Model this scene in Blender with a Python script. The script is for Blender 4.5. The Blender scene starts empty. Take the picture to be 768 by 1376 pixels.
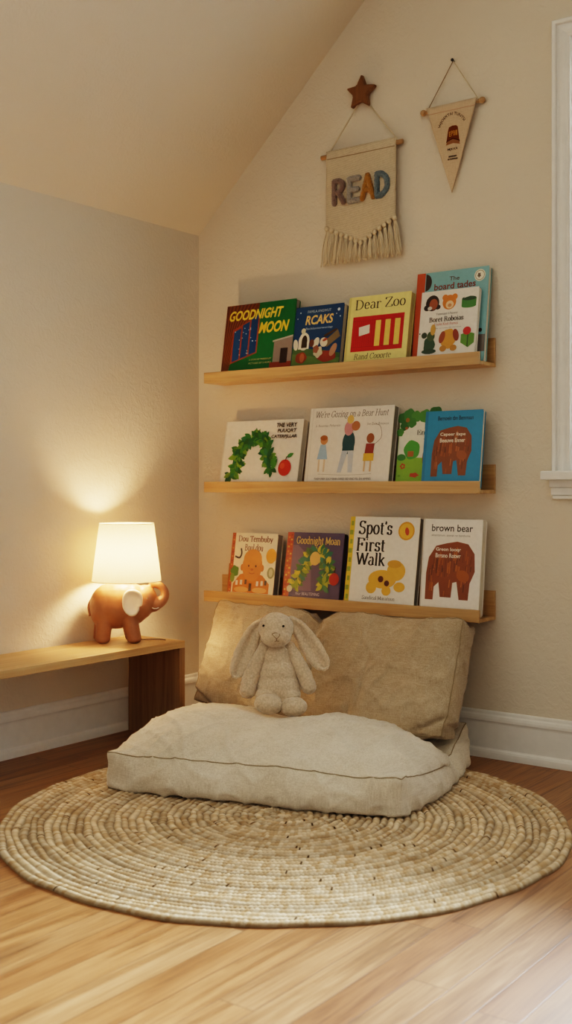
import bpy, bmesh, math, random
import numpy as np
from mathutils import Vector, Matrix, noise

random.seed(7)
rng = np.random.default_rng(7)
C = bpy.context.scene.collection
SC = bpy.context.scene
R = math.radians

# ------------------------------------------------------------------ colours
def lin(h):
    h = h.lstrip('#')
    out = []
    for i in (0, 2, 4):
        c = int(h[i:i+2], 16) / 255
        out.append(c / 12.92 if c <= .04045 else ((c + .055) / 1.055) ** 2.4)
    return (out[0], out[1], out[2], 1.0)

# ------------------------------------------------------------------ node helper
class NT:
    def __init__(self, name):
        self.m = bpy.data.materials.new(name)
        self.m.use_nodes = True
        self.t = self.m.node_tree
        self.t.nodes.clear()
        self.out = self.t.nodes.new('ShaderNodeOutputMaterial')
    def n(self, typ, props=None, **inp):
        nd = self.t.nodes.new(typ)
        for k, v in (props or {}).items():
            setattr(nd, k, v)
        for k, v in inp.items():
            self.set(nd, k, v)
        return nd
    def set(self, nd, k, v):
        key = int(k[1:]) if k[0] == '_' and k[1:].isdigit() else k.replace('_', ' ')
        s = nd.inputs[key]
        if isinstance(v, bpy.types.NodeSocket):
            self.t.links.new(v, s)
        else:
            s.default_value = v
    def math(self, op, a, b=0.0, c=0.0):
        return self.n('ShaderNodeMath', {'operation': op}, _0=a, _1=b, _2=c).outputs[0]
    def mix(self, f, a, b, blend='MIX'):
        nd = self.n('ShaderNodeMix', {'data_type': 'RGBA', 'blend_type': blend})
        self.set(nd, '_0', f); self.set(nd, '_6', a); self.set(nd, '_7', b)
        return nd.outputs[2]
    def ramp(self, f, stops):
        nd = self.n('ShaderNodeValToRGB', Fac=f)
        els = nd.color_ramp.elements
        while len(els) < len(stops): els.new(.5)
        for e, (p, c) in zip(els, stops):
            e.position = p; e.color = c
        return nd.outputs['Color']
    def coords(self, kind='Object', scale=(1, 1, 1), rot=(0, 0, 0)):
        tc = self.n('ShaderNodeTexCoord')
        return self.n('ShaderNodeMapping', Vector=tc.outputs[kind], Scale=scale, Rotation=rot).outputs[0]
    def noise(self, vec, scale, detail=4, rough=.55, dist=0.0):
        return self.n('ShaderNodeTexNoise', Vector=vec, Scale=scale, Detail=detail, Roughness=rough, Distortion=dist).outputs[0]
    def bump(self, h, strength, dist, normal=None):
        nd = self.n('ShaderNodeBump', Height=h, Strength=strength, Distance=dist)
        if normal is not None: self.set(nd, 'Normal', normal)
        return nd.outputs[0]
    def principled(self, **kw):
        p = self.n('ShaderNodeBsdfPrincipled', **kw)
        self.t.links.new(p.outputs[0], self.out.inputs[0])
        return p

def m_plain(name, col, rough=.5, spec=.5):
    t = NT(name); v = t.coords()
    f = t.noise(v, 30, 3)
    c = t.mix(f, lin(col), tuple(x * .86 for x in lin(col)[:3]) + (1,))
    t.principled(Base_Color=c, Roughness=rough, Specular_IOR_Level=spec)
    return t.m

def m_plaster(name, col, strength=.35):
    t = NT(name); v = t.coords()
    a = t.noise(v, 38, 3, .5, 1.4)
    b = t.noise(v, 120, 3, .6)
    r = t.ramp(a, [(.42, (0, 0, 0, 1)), (.62, (1, 1, 1, 1))])
    h = t.math('ADD', r, t.math('MULTIPLY', b, .5))
    big = t.noise(v, 1.3, 2)
    c = t.mix(big, lin(col), tuple(x * .94 for x in lin(col)[:3]) + (1,))
    t.principled(Base_Color=c, Roughness=.75, Specular_IOR_Level=.25, Normal=t.bump(h, strength, .0025))
    return t.m

def m_wood(name, light, dark, axis=0, scale=1.0, rough=.42, contrast=1.0):
    """oak: long streaks along one axis (0 x, 1 y, 2 z)"""
    t = NT(name)
    sc = [26 * scale] * 3; sc[axis] = 1.3 * scale
    v = t.coords('Object', tuple(sc))
    info = t.n('ShaderNodeObjectInfo')
    off = t.n('ShaderNodeVectorMath', {'operation': 'ADD'}, _0=v, _1=t.n('ShaderNodeCombineXYZ', X=t.math('MULTIPLY', info.outputs['Random'], 40)).outputs[0]).outputs[0]
    a = t.noise(off, 1.0, 4, .6, 1.2)
    sc2 = [160 * scale] * 3; sc2[axis] = 5 * scale
    v2 = t.coords('Object', tuple(sc2))
    b = t.noise(v2, 1.0, 3, .6)
    f = t.math('ADD', t.math('MULTIPLY', a, .72), t.math('MULTIPLY', b, .38))
    c = t.ramp(f, [(.5 - .18 / contrast, lin(dark)), (.5 + .2 / contrast, lin(light))])
    t.principled(Base_Color=c, Roughness=rough, Normal=t.bump(b, .12, .001))
    return t.m

def m_floor():
    t = NT('oak_floorboards')
    tc = t.n('ShaderNodeTexCoord')
    sp = t.n('ShaderNodeSeparateXYZ', Vector=tc.outputs['Object'])
    W, L = .0768, .78
    px = t.math('DIVIDE', t.math('SUBTRACT', sp.outputs['X'], 1.9117 - W * 40), W)
    ix = t.math('FLOOR', px); fx = t.math('FRACT', px)
    hr = t.n('ShaderNodeTexWhiteNoise', {'noise_dimensions': '1D'}, W=ix).outputs['Value']
    py = t.math('ADD', t.math('DIVIDE', sp.outputs['Y'], L), t.math('MULTIPLY', hr, 7.31))
    iy = t.math('FLOOR', py); fy = t.math('FRACT', py)
    idv = t.n('ShaderNodeCombineXYZ', X=ix, Y=iy)
    rnd = t.n('ShaderNodeTexWhiteNoise', {'noise_dimensions': '2D'}, Vector=idv.outputs[0]).outputs['Value']
    gv = t.n('ShaderNodeCombineXYZ', X=t.math('MULTIPLY', sp.outputs['X'], 20), Y=t.math('ADD', t.math('MULTIPLY', sp.outputs['Y'], 1.4), t.math('MULTIPLY', rnd, 37)), Z=t.math('MULTIPLY', rnd, 11)).outputs[0]
    a = t.noise(gv, 1.0, 5, .6, 1.6)
    gv2 = t.n('ShaderNodeCombineXYZ', X=t.math('MULTIPLY', sp.outputs['X'], 190), Y=t.math('ADD', t.math('MULTIPLY', sp.outputs['Y'], 5), t.math('MULTIPLY', rnd, 37))).outputs[0]
    b = t.noise(gv2, 1.0, 3, .65)
    f = t.math('ADD', t.math('MULTIPLY', a, .7), t.math('MULTIPLY', b, .38))
    base = t.ramp(f, [(.32, lin('573a22')), (.5, lin('89623e')), (.66, lin('a67e57'))])
    tint = t.ramp(rnd, [(0, lin('c9a782')), (.35, lin('ead6ba')), (.7, lin('ffffff')), (1, lin('dcbd98'))])
    c = t.mix(.8, base, tint, 'MULTIPLY')
    ex = t.math('MINIMUM', fx, t.math('SUBTRACT', 1, fx))
    ey = t.math('MULTIPLY', t.math('MINIMUM', fy, t.math('SUBTRACT', 1, fy)), L / W)
    e = t.math('MINIMUM', ex, ey)
    gap = t.n('ShaderNodeMapRange', Value=e, _1=.0, _2=.028, _3=1.0, _4=0.0).outputs[0]
    c = t.mix(t.math('MULTIPLY', gap, .8), c, lin('4a2c14'))
    h = t.math('SUBTRACT', t.math('MULTIPLY', b, .25), t.math('MULTIPLY', gap, 1.0))
    rg = t.math('ADD', .36, t.math('MULTIPLY', a, .2))
    t.principled(Base_Color=c, Roughness=rg, Normal=t.bump(h, .25, .0012))
    return t.m

def m_linen(name, light, dark, scale=1.0):
    t = NT(name)
    tc = t.n('ShaderNodeTexCoord')
    def slub(sx, sy, sz):
        return t.noise(t.n('ShaderNodeMapping', Vector=tc.outputs['Object'], Scale=(sx, sy, sz)).outputs[0], scale, 3, .6)
    a = slub(18, 420, 420); b = slub(420, 18, 420); d = slub(420, 420, 18)
    w = t.math('ADD', t.math('ADD', a, b), d)
    w = t.math('DIVIDE', w, 3)
    big = t.noise(tc.outputs['Object'], 4.5, 4, .6)
    f = t.math('ADD', t.math('MULTIPLY', w, .9), t.math('MULTIPLY', big, .3))
    f = t.math('SUBTRACT', f, .06)
    c = t.ramp(f, [(.42, lin(dark)), (.63, lin(light))])
    p = t.principled(Base_Color=c, Roughness=.9, Specular_IOR_Level=.15, Normal=t.bump(w, .35, .0016))
    p.inputs['Sheen Weight'].default_value = .25
    p.inputs['Sheen Roughness'].default_value = .5
    return t.m

def m_knit(name, col, fx=150, fz=220, depth=.6):
    t = NT(name)
    tc = t.n('ShaderNodeTexCoord'); sp = t.n('ShaderNodeSeparateXYZ', Vector=tc.outputs['Object'])
    a = t.math('SINE', t.math('MULTIPLY', sp.outputs['X'], fx * 6.283))
    b = t.math('SINE', t.math('ADD', t.math('MULTIPLY', sp.outputs['Z'], fz * 6.283), t.math('MULTIPLY', a, .9)))
    nz = t.noise(tc.outputs['Object'], 90, 3)
    h = t.math('ADD', t.math('MULTIPLY', b, .5), nz)
    c = t.ramp(h, [(.0, tuple(x * .62 for x in lin(col)[:3]) + (1,)), (.75, lin(col))])
    t.principled(Base_Color=c, Roughness=.95, Specular_IOR_Level=.1, Normal=t.bump(h, depth, .002))
    return t.m

def m_plush(name, col):
    t = NT(name); v = t.coords()
    a = t.noise(v, 210, 4, .7)
    vo = t.n('ShaderNodeTexVoronoi', Vector=v, Scale=150).outputs['Distance']
    h = t.math('SUBTRACT', a, t.math('MULTIPLY', vo, .6))
    c = t.ramp(h, [(.0, tuple(x * .78 for x in lin(col)[:3]) + (1,)), (.4, lin(col))])
    p = t.principled(Base_Color=c, Roughness=.98, Specular_IOR_Level=.05, Normal=t.bump(h, .5, .003))
    p.inputs['Sheen Weight'].default_value = .5
    return t.m

def m_attr(name, rough=.4, bump=0.0, attr='Col', spec=.4):
    t = NT(name)
    at = t.n('ShaderNodeVertexColor', {'layer_name': attr})
    v = t.coords(); f = t.noise(v, 60, 3)
    c = t.mix(t.math('MULTIPLY', f, .25), at.outputs[0], (.25, .2, .15, 1), 'MULTIPLY')
    kw = {}
    if bump: kw['Normal'] = t.bump(t.noise(v, 220, 3), bump, .002)
    t.principled(Base_Color=c, Roughness=rough, Specular_IOR_Level=spec, **kw)
    return t.m

def m_terracotta():
    t = NT('terracotta_glaze'); v = t.coords()
    sp = t.n('ShaderNodeSeparateXYZ', Vector=v)
    f = t.noise(v, 45, 4)
    c = t.mix(f, lin('a5714f'), lin('8c5e42'))
    t.principled(Base_Color=c, Roughness=.42, Normal=t.bump(t.noise(v, 160, 3), .08, .001))
    return t.m

def m_shade():
    t = NT('linen_lamp_shade'); v = t.coords('Object', (1, 1, 1))
    a = t.noise(t.coords('Object', (300, 300, 30)), 1, 2); b = t.noise(t.coords('Object', (60, 60, 400)), 1, 2)
    f = t.math('MULTIPLY', t.math('ADD', a, b), .5)
    c = t.mix(f, lin('f2e2c6'), lin('e0cba8'))
    d = t.n('ShaderNodeBsdfDiffuse', Color=c)
    tr = t.n('ShaderNodeBsdfTranslucent', Color=c)
    mx = t.n('ShaderNodeMixShader', _0=.2, _1=d.outputs[0], _2=tr.outputs[0])
    t.t.links.new(mx.outputs[0], t.out.inputs[0])
    return t.m

def m_emit(name, col, strength):
    t = NT(name)
    e = t.n('ShaderNodeEmission', Color=col, Strength=strength)
    t.t.links.new(e.outputs[0], t.out.inputs[0])
    return t.m

def m_pane():
    t = NT('window_glass')
    tr = t.n('ShaderNodeBsdfTransparent', Color=(.97, .985, .99, 1))
    g = t.n('ShaderNodeBsdfGlossy', Roughness=.02)
    fr = t.n('ShaderNodeFresnel', IOR=1.45)
    mx = t.n('ShaderNodeMixShader', _0=fr.outputs[0], _1=tr.outputs[0], _2=g.outputs[0])
    t.t.links.new(mx.outputs[0], t.out.inputs[0])
    return t.m

# ------------------------------------------------------------------ object helpers
def mesh_obj(name, verts, faces, mat=None, parent=None, smooth=False, cols=None):
    me = bpy.data.meshes.new(name)
    me.from_pydata([tuple(v) for v in verts], [], [tuple(f) for f in faces])
    if cols is not None:                      # one colour per face
        at = me.color_attributes.new('Col', 'FLOAT_COLOR', 'CORNER')
        buf = []
        for p, c in zip(me.polygons, cols):
            buf.extend(list(c) * p.loop_total)
        at.data.foreach_set('color', buf)
    if smooth:
        me.polygons.foreach_set('use_smooth', [True] * len(me.polygons))
    me.update()
    o = bpy.data.objects.new(name, me)
    C.objects.link(o)
    if mat is not None: me.materials.append(mat)
    if parent is not None: o.parent = parent
    return o

def bm_obj(name, bm, mat=None, parent=None, smooth=False):
    me = bpy.data.meshes.new(name)
    bmesh.ops.recalc_face_normals(bm, faces=bm.faces[:])
    bm.to_mesh(me); bm.free()
    if smooth: me.polygons.foreach_set('use_smooth', [True] * len(me.polygons))
    o = bpy.data.objects.new(name, me)
    C.objects.link(o)
    if mat is not None: me.materials.append(mat)
    if parent is not None: o.parent = parent
    return o

def thing(name, label, cat, loc=(0, 0, 0), rot=(0, 0, 0), group=None):
    o = bpy.data.objects.new(name, None); C.objects.link(o)
    o.empty_display_size = .05
    o.location = loc; o.rotation_euler = rot
    return tag(o, label, cat, group)

def tag(o, label, cat, group=None):
    o['label'] = label; o['category'] = cat
    if group: o['group'] = group
    return o

def struct(o, label=None):
    o['kind'] = 'structure'
    if label: o['label'] = label
    return o

def add_box(bm, lo, hi, bev=0.0, seg=2):
    c = [(a + b) / 2 for a, b in zip(lo, hi)]; s = [b - a for a, b in zip(lo, hi)]
    r = bmesh.ops.create_cube(bm, size=1.0)
    vs = r['verts']
    bmesh.ops.scale(bm, vec=s, verts=vs); bmesh.ops.translate(bm, vec=c, verts=vs)
    if bev > 0:
        es = list({e for v in vs for e in v.link_edges})
        bmesh.ops.bevel(bm, geom=es, offset=bev, segments=seg, affect='EDGES', profile=.5)
    return bm

def box(name, lo, hi, mat, parent=None, bev=.002):
    bm = bmesh.new(); add_box(bm, lo, hi, bev)
    return bm_obj(name, bm, mat, parent)

def tube_data(pts, rad, seg=8, closed=False, cap=True):
    """tube along points; rad is a number or a list"""
    pts = [Vector(p) for p in pts]; n = len(pts)
    rr = rad if hasattr(rad, '__len__') else [rad] * n
    V, F = [], []
    up = Vector((0, 0, 1))
    prev = None
    for i, p in enumerate(pts):
        a = pts[(i - 1) % n] if (closed or i > 0) else p
        b = pts[(i + 1) % n] if (closed or i < n - 1) else p
        d = (b - a).normalized()
        if prev is None:
            x = d.cross(up)
            if x.length < 1e-3: x = d.cross(Vector((1, 0, 0)))
        else:
            x = prev - d * prev.dot(d)
        x.normalize(); prev = x; y = d.cross(x)
        for k in range(seg):
            t = 2 * math.pi * k / seg
            V.append(p + (x * math.cos(t) + y * math.sin(t)) * rr[i])
    m = n if closed else n - 1
    for i in range(m):
        j = (i + 1) % n
        for k in range(seg):
            l = (k + 1) % seg
            F.append((i * seg + k, i * seg + l, j * seg + l, j * seg + k))
    if cap and not closed:
        F.append(tuple(range(seg - 1, -1, -1))); F.append(tuple((n - 1) * seg + k for k in range(seg)))
    return V, F

def tube(name, pts, rad, mat, parent=None, seg=8, closed=False):
    V, F = tube_data(pts, rad, seg, closed)
    return mesh_obj(name, V, F, mat, parent, True)

def merge(datas):
    V, F = [], []
    for v, f in datas:
        b = len(V); V.extend(v); F.extend(tuple(i + b for i in q) for q in f)
    return V, F

def lathe(name, prof, mat, parent=None, seg=48, center=(0, 0), smooth=True, close=False):
    V, F = [], []
    n = len(prof)
    for r, z in prof:
        for k in range(seg):
            t = 2 * math.pi * k / seg
            V.append((center[0] + r * math.cos(t), center[1] + r * math.sin(t), z))
    for i in range(n if close else n - 1):
        j = (i + 1) % n
        for k in range(seg):
            l = (k + 1) % seg
            F.append((i * seg + k, i * seg + l, j * seg + l, j * seg + k))
    return mesh_obj(name, V, F, mat, parent, smooth)

def blob(name, balls, voxel, mat, parent=None, smooth_it=8, fuzz=0.0, fscale=60, squash=None):
    """one continuous skin over overlapping ellipsoids [(centre, (rx,ry,rz), rot)]"""
    bm = bmesh.new()
    for c, r, rot in balls:
        if not hasattr(r, '__len__'): r = (r, r, r)
        M = Matrix.Translation(c) @ (rot.to_4x4() if rot is not None else Matrix.Identity(4)) @ Matrix.Diagonal((*r, 1))
        bmesh.ops.create_icosphere(bm, subdivisions=3, radius=1, matrix=M)
    o = bm_obj(name, bm, mat, parent)
    md = o.modifiers.new('remesh', 'REMESH'); md.mode = 'VOXEL'; md.voxel_size = voxel; md.use_smooth_shade = True
    ms = o.modifiers.new('smooth', 'SMOOTH'); ms.factor = .5; ms.iterations = smooth_it
    bpy.context.view_layer.update()
    dg = bpy.context.evaluated_depsgraph_get()
    me = bpy.data.meshes.new_from_object(o.evaluated_get(dg))
    o.modifiers.clear()
    old = o.data; o.data = me; bpy.data.meshes.remove(old)
    if not me.materials: me.materials.append(mat)
    if fuzz:
        me.update()
        cs = [v.co.copy() for v in me.vertices]; ns = [v.normal.copy() for v in me.vertices]
        for v, c, n in zip(me.vertices, cs, ns):
            v.co = c + n * fuzz * (noise.noise(c * fscale) + .6 * noise.noise(c * fscale * 2.3))
    me.polygons.foreach_set('use_smooth', [True] * len(me.polygons))
    me.update()
    return o

def chain(pts, steps=8):
    """spheres strung along a path of (x,y,z,r)"""
    out = []
    for a, b in zip(pts[:-1], pts[1:]):
        for i in range(steps):
            t = i / steps
            p = [a[k] + (b[k] - a[k]) * t for k in range(4)]
            out.append((Vector(p[:3]), p[3], None))
    out.append((Vector(pts[-1][:3]), pts[-1][3], None))
    return out

def spline(pts, n=8):
    """Catmull-Rom through points of any dimension"""
    P = [np.array(p, float) for p in pts]
    P = [2 * P[0] - P[1]] + P + [2 * P[-1] - P[-2]]
    out = []
    for i in range(1, len(P) - 2):
        for k in range(n):
            t = k / n
            out.append(tuple(.5 * (2 * P[i] + (P[i+1] - P[i-1]) * t + (2*P[i-1] - 5*P[i] + 4*P[i+1] - P[i+2]) * t*t + (3*P[i] - P[i-1] - 3*P[i+1] + P[i+2]) * t**3)))
    out.append(tuple(P[-2]))
    return out

# ------------------------------------------------------------------ lettering
def text2d(s, shear=0.0, weight=0.0):
    cu = bpy.data.curves.new('lettering', 'FONT')
    cu.body = s; cu.shear = shear; cu.offset = weight; cu.resolution_u = 3; cu.fill_mode = 'FRONT'
    o = bpy.data.objects.new('lettering', cu)
    me = o.to_mesh()
    V = [(v.co.x, v.co.y) for v in me.vertices]; F = [tuple(p.vertices) for p in me.polygons]
    o.to_mesh_clear(); bpy.data.objects.remove(o); bpy.data.curves.remove(cu)
    return V, F

GL = {  # serif pen letters: L polyline, A elliptical arc, S foot serif, P dot
 'D': (.76, 'L.14,0,.14,.7;L.14,.69,.32,.69;A.32,.35,.33,.34,90,-90;L.32,.01,.14,.01;S.14,0,.1;S.14,.7,.1'),
 'Z': (.66, 'L.08,.55,.08,.69,.58,.69,.07,.01,.6,.01,.6,.16'),
 'S': (.56, 'A.28,.53,.19,.165,20,270;A.28,.18,.2,.185,90,-160;L.46,.56,.46,.7;L.08,.16,.08,0'),
 'F': (.62, 'L.14,0,.14,.7;L.14,.69,.56,.69,.56,.55;L.14,.36,.42,.36;L.42,.27,.42,.45;S.14,0,.1;S.14,.7,.1'),
 'W': (.98, 'L.08,.7,.29,0,.49,.66,.7,0,.91,.7;S.08,.7,.1;S.91,.7,.09;S.49,.68,.07'),
 'R': (.7, 'L.14,0,.14,.7;L.14,.69,.3,.69;A.3,.53,.2,.16,90,-90;L.3,.37,.14,.37;L.34,.37,.6,0;S.14,0,.1;S.14,.7,.1;S.62,0,.07'),
 'C': (.68, 'A.37,.35,.28,.345,40,320;L.6,.52,.6,.7'),
 'G': (.72, 'A.37,.35,.28,.345,40,330;L.6,.52,.6,.7;L.6,.06,.6,.3;S.6,.3,.1'),
 'M': (.88, 'L.12,0,.14,.7,.43,.08,.73,.7,.75,0;S.12,0,.08;S.75,0,.1;S.12,.7,.06;S.75,.7,.06'),
 'B': (.66, 'L.14,0,.14,.7;L.14,.69,.3,.69;A.3,.535,.18,.155,90,-90;L.3,.38,.14,.38;A.32,.195,.23,.185,90,-90;L.32,.01,.14,.01;S.14,0,.1;S.14,.7,.1'),
 'H': (.78, 'L.14,0,.14,.7;L.62,0,.62,.7;L.14,.36,.62,.36;S.14,0,.1;S.14,.7,.1;S.62,0,.1;S.62,.7,.1'),
 'E': (.62, 'L.14,0,.14,.7;L.14,.69,.54,.69,.54,.56;L.14,.37,.4,.37;L.4,.28,.4,.46;L.14,.01,.56,.01,.56,.15;S.14,0,.1;S.14,.7,.1'),
 'T': (.64, 'L.32,0,.32,.7;L.05,.55,.05,.69,.59,.69,.59,.55;S.32,0,.11'),
 'I': (.34, 'L.17,0,.17,.7;S.17,0,.1;S.17,.7,.1'),
 'a': (.5, 'A.24,.33,.14,.15,150,0;L.38,.33,.38,.06,.47,.02;A.23,.13,.15,.13,80,400'),
 'b': (.54, 'L.12,0,.12,.74;A.28,.24,.18,.24,180,-180;S.09,.73,.06'),
 'c': (.46, 'A.25,.24,.18,.24,40,320;P.37,.37,.04'),
 'd': (.56, 'L.42,0,.42,.74;A.26,.24,.18,.24,0,360;S.38,.73,.07;S.45,0,.05'),
 'e': (.48, 'L.08,.27,.41,.27;A.245,.25,.17,.24,5,320'),
 'g': (.52, 'A.23,.3,.15,.17,0,360;A.25,-.08,.19,.11,0,360;L.33,.43,.46,.46;A.2,.08,.09,.07,110,260'),
 'h': (.58, 'L.13,0,.13,.74;A.29,.3,.155,.17,170,0;L.445,.3,.445,0;S.13,0,.09;S.445,0,.09;S.09,.73,.06'),
 'i': (.3, 'L.15,0,.15,.46;S.15,0,.09;S.11,.455,.06;P.15,.64,.055'),
 'k': (.56, 'L.13,0,.13,.74;L.15,.2,.42,.46;L.24,.28,.46,0;S.13,0,.09;S.09,.73,.06;S.42,.46,.08;S.47,0,.08'),
 'l': (.29, 'L.145,0,.145,.74;S.145,0,.09;S.1,.73,.06'),
 'm': (.86, 'L.12,0,.12,.46;A.27,.3,.15,.17,170,0;L.42,.3,.42,0;A.57,.3,.15,.17,170,0;L.72,.3,.72,0;S.12,0,.09;S.42,0,.08;S.72,0,.09;S.08,.455,.06'),
 'n': (.58, 'L.13,0,.13,.46;A.29,.3,.155,.17,170,0;L.445,.3,.445,0;S.13,0,.09;S.445,0,.09;S.09,.455,.06'),
 'o': (.52, 'A.26,.24,.19,.24,0,360'),
 'p': (.56, 'L.14,-.2,.14,.46;A.3,.24,.18,.24,180,-180;S.14,-.2,.1;S.1,.455,.06'),
 'r': (.44, 'L.13,0,.13,.46;A.28,.28,.15,.18,170,60;S.14,0,.1;S.09,.455,.06;P.37,.42,.045'),
 's': (.42, 'A.2,.355,.12,.115,25,265;A.21,.12,.135,.12,95,-165;L.33,.34,.33,.47;L.07,.13,.07,0'),
 't': (.36, 'L.16,.62,.16,.1;A.25,.1,.09,.1,180,300;L.04,.455,.32,.455'),
 'u': (.58, 'L.13,.46,.13,.16;A.28,.16,.15,.155,180,350;L.44,.46,.44,.0;S.09,.455,.06;S.4,.455,.06;S.46,0,.06'),
 'v': (.52, 'L.08,.46,.26,0,.45,.46;S.09,.46,.08;S.44,.46,.07'),
 'y': (.52, 'L.08,.46,.27,.02;L.46,.46,.22,-.15;P.17,-.16,.05;S.09,.46,.08;S.45,.46,.07'),
 "'": (.2, 'P.1,.66,.06;L.12,.66,.07,.53'),
 'z': (.46, 'L.07,.37,.07,.45,.4,.45,.06,.01,.41,.01,.41,.1'),
 ' ': (.28, ''), '.': (.22, 'P.1,.04,.05'),
}

def pen2d(s, thick=.11, thin=.035, shear=0.0, serif=True):
    V, F = [], []
    X = 0.0
    def ribbon(pts):
        n = len(pts)
        if n < 2: return
        base = len(V)
        for i, (x, y) in enumerate(pts):
            a = pts[max(i - 1, 0)]; b = pts[min(i + 1, n - 1)]
            dx, dy = b[0] - a[0], b[1] - a[1]; l = math.hypot(dx, dy) or 1
            dx /= l; dy /= l
            h = (thin + (thick - thin) * abs(dy) ** 1.3) / 2
            if i in (0, n - 1) and False: h *= .6
            V.append((X + x - dy * h, y + dx * h)); V.append((X + x + dy * h, y - dx * h))
        for i in range(n - 1):
            k = base + 2 * i
            F.append((k, k + 1, k + 3, k + 2))
    for ch in s:
        adv, desc = GL.get(ch, GL.get(ch.lower(), (.4, '')))
        for st in filter(None, desc.split(';')):
            v = [float(q) for q in st[1:].split(',')]
            if st[0] == 'L':
                pts = list(zip(v[0::2], v[1::2]))
                for a, b in zip(pts[:-1], pts[1:]): ribbon([a, b])
            elif st[0] == 'A':
                cx, cy, rx, ry, a0, a1 = v
                n = max(6, int(abs(a1 - a0) / 15))
                ribbon([(cx + rx * math.cos(R(a0 + (a1 - a0) * i / n)), cy + ry * math.sin(R(a0 + (a1 - a0) * i / n))) for i in range(n + 1)])
            elif st[0] == 'S' and serif:
                x, y, w = v; b = len(V); t = thin * .6
                V.extend([(X + x - w, y - t), (X + x + w, y - t), (X + x + w, y + t), (X + x - w, y + t)]); F.append((b, b + 1, b + 2, b + 3))
            elif st[0] == 'P':
                x, y, r = v; b = len(V)
                V.extend([(X + x + r * math.cos(k * .785), y + r * math.sin(k * .785)) for k in range(8)]); F.append(tuple(range(b, b + 8)))
        X += adv
    return [(x + shear * y, y) for x, y in V], F

class Art:
    """flat printed art on a w x h sheet: faces with their own colours, in thin print layers"""
    def __init__(self, w, h, v0=0.0):
        self.w, self.h, self.v0 = w, h, v0
        self.V, self.F, self.K = [], [], []
        self.z = 0
    def up(self, n=1): self.z += n; return self
    def m(self, u, v): return (u * self.w, (self.v0 + (1 - self.v0) * v) * self.h)
    def raw(self, V, F, col):
        b = len(self.V)
        self.V.extend((x, y, self.z) for x, y in V)
        for f in F:
            self.F.append(tuple(i + b for i in f)); self.K.append(col if isinstance(col, tuple) else lin(col))
    def poly(self, pts, col, up=True):
        if up: self.up()
        P = [self.m(*p) for p in pts]
        area = sum(a[0] * b[1] - b[0] * a[1] for a, b in zip(P, P[1:] + P[:1]))
        if area < 0: P = P[::-1]
        self.raw(P, [tuple(range(len(P)))], col); return self
    def rect(self, u0, v0, u1, v1, col, up=True): return self.poly([(u0, v0), (u1, v0), (u1, v1), (u0, v1)], col, up)
    def ell(self, u, v, ru, rv, col, rot=0, n=22, a0=0, a1=360, up=True, wob=0):
        c, s = math.cos(R(rot)), math.sin(R(rot)); pts = []
        full = abs(a1 - a0) >= 360
        for k in range(n if full else n + 1):
            t = R(a0 + (a1 - a0) * k / n); q = 1 + (wob * math.sin(5 * t + u * 40) if wob else 0)
            x, y = ru * self.w * math.cos(t) * q, rv * self.w * math.sin(t) * q
            pts.append((u + (x * c - y * s) / self.w, v + (x * s + y * c) / (self.h * (1 - self.v0))))
        return self.poly(pts, col, up)
    def line(self, pts, wd, col, n=6, up=True):
        if up: self.up()
        P = [self.m(*p) for p in (spline(pts, n) if len(pts) > 2 else pts)]
        V, F = [], []
        for i, (x, y) in enumerate(P):
            a, b = P[max(i-1, 0)], P[min(i+1, len(P)-1)]
            dx, dy = b[0]-a[0], b[1]-a[1]; l = math.hypot(dx, dy) or 1
            V += [(x - dy/l*wd/2, y + dx/l*wd/2), (x + dy/l*wd/2, y - dx/l*wd/2)]
        F = [(2*i, 2*i+1, 2*i+3, 2*i+2) for i in range(len(P)-1)]
        self.raw(V, F, col); return self
    def text(self, s, u0, v0, u1, v1, col, pen=None, shear=0.0, weight=0.0, up=True, warp=None):
        """lettering stretched to the box u0..u1, v0..v1"""
        if up: self.up()
        V, F = pen2d(s, shear=shear, **pen) if pen is not None else text2d(s, shear, weight)
        xs = [p[0] for p in V]; ys = [p[1] for p in V]
        a, b = self.m(u0, v0); c, d = self.m(u1, v1)
        sx = (c - a) / (max(xs) - min(xs)); sy = (d - b) / (max(ys) - min(ys))
        W = [(a + (x - min(xs)) * sx, b + (y - min(ys)) * sy) for x, y in V]
        if warp: W = [warp(*p) for p in W]
        self.raw(W, F, col); return self

SER = dict(thick=.1, thin=.032)
BLD = dict(thick=.15, thin=.05)

# ------------------------------------------------------------------ materials
WALL = m_plaster('cream_plaster_wall', 'd7ccba', .28)
CEIL = m_plaster('cream_plaster_ceiling', 'd5cab8', .2)
TRIM = m_plain('white_painted_trim', 'ebe9e3', .4)
FLOOR = m_floor()
OAKX = m_wood('oak_ledge', 'c6a272', '9b764a', 0, 1.0)
OAKY = m_wood('oak_bench_top', 'c8a677', 'a07a4c', 1, 1.0)
OAKZ = m_wood('oak_bench_side', '9c7850', '6b4b31', 2, 1.0)
ROD = m_wood('pale_wood_rod', 'b8946a', '967148', 0, 2.0)
STARW = m_wood('brown_wood_star', '84592f', '63401e', 2, 2.0)
PRINT = m_attr('printed_cover', .38)
PRINTC = m_attr('printed_canvas', .9, .3, spec=.1)
PAGES = m_plain('cream_page_edges', 'd9d2c0', .8)
SHADE = m_shade()
TERRA = m_terracotta()
CREAMG = m_plain('cream_ear_glaze', 'efe6d6', .4)
BLACK = m_plain('black_bead', '17120e', .25)
LIN1 = m_linen('natural_linen', 'dfd5c3', 'bbae98')
LIN2 = m_linen('darker_natural_linen', 'bfae95', '96846b')
SEAM = m_plain('linen_piping', '9a8a70', .9, .1)
PLUSH = m_plush('beige_boucle_plush', 'd8c2a6')
THREAD = m_plain('brown_thread', '8f7a60', .9, .1)
KNIT = m_knit('cream_woven_cotton', 'd9c9ae')
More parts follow.
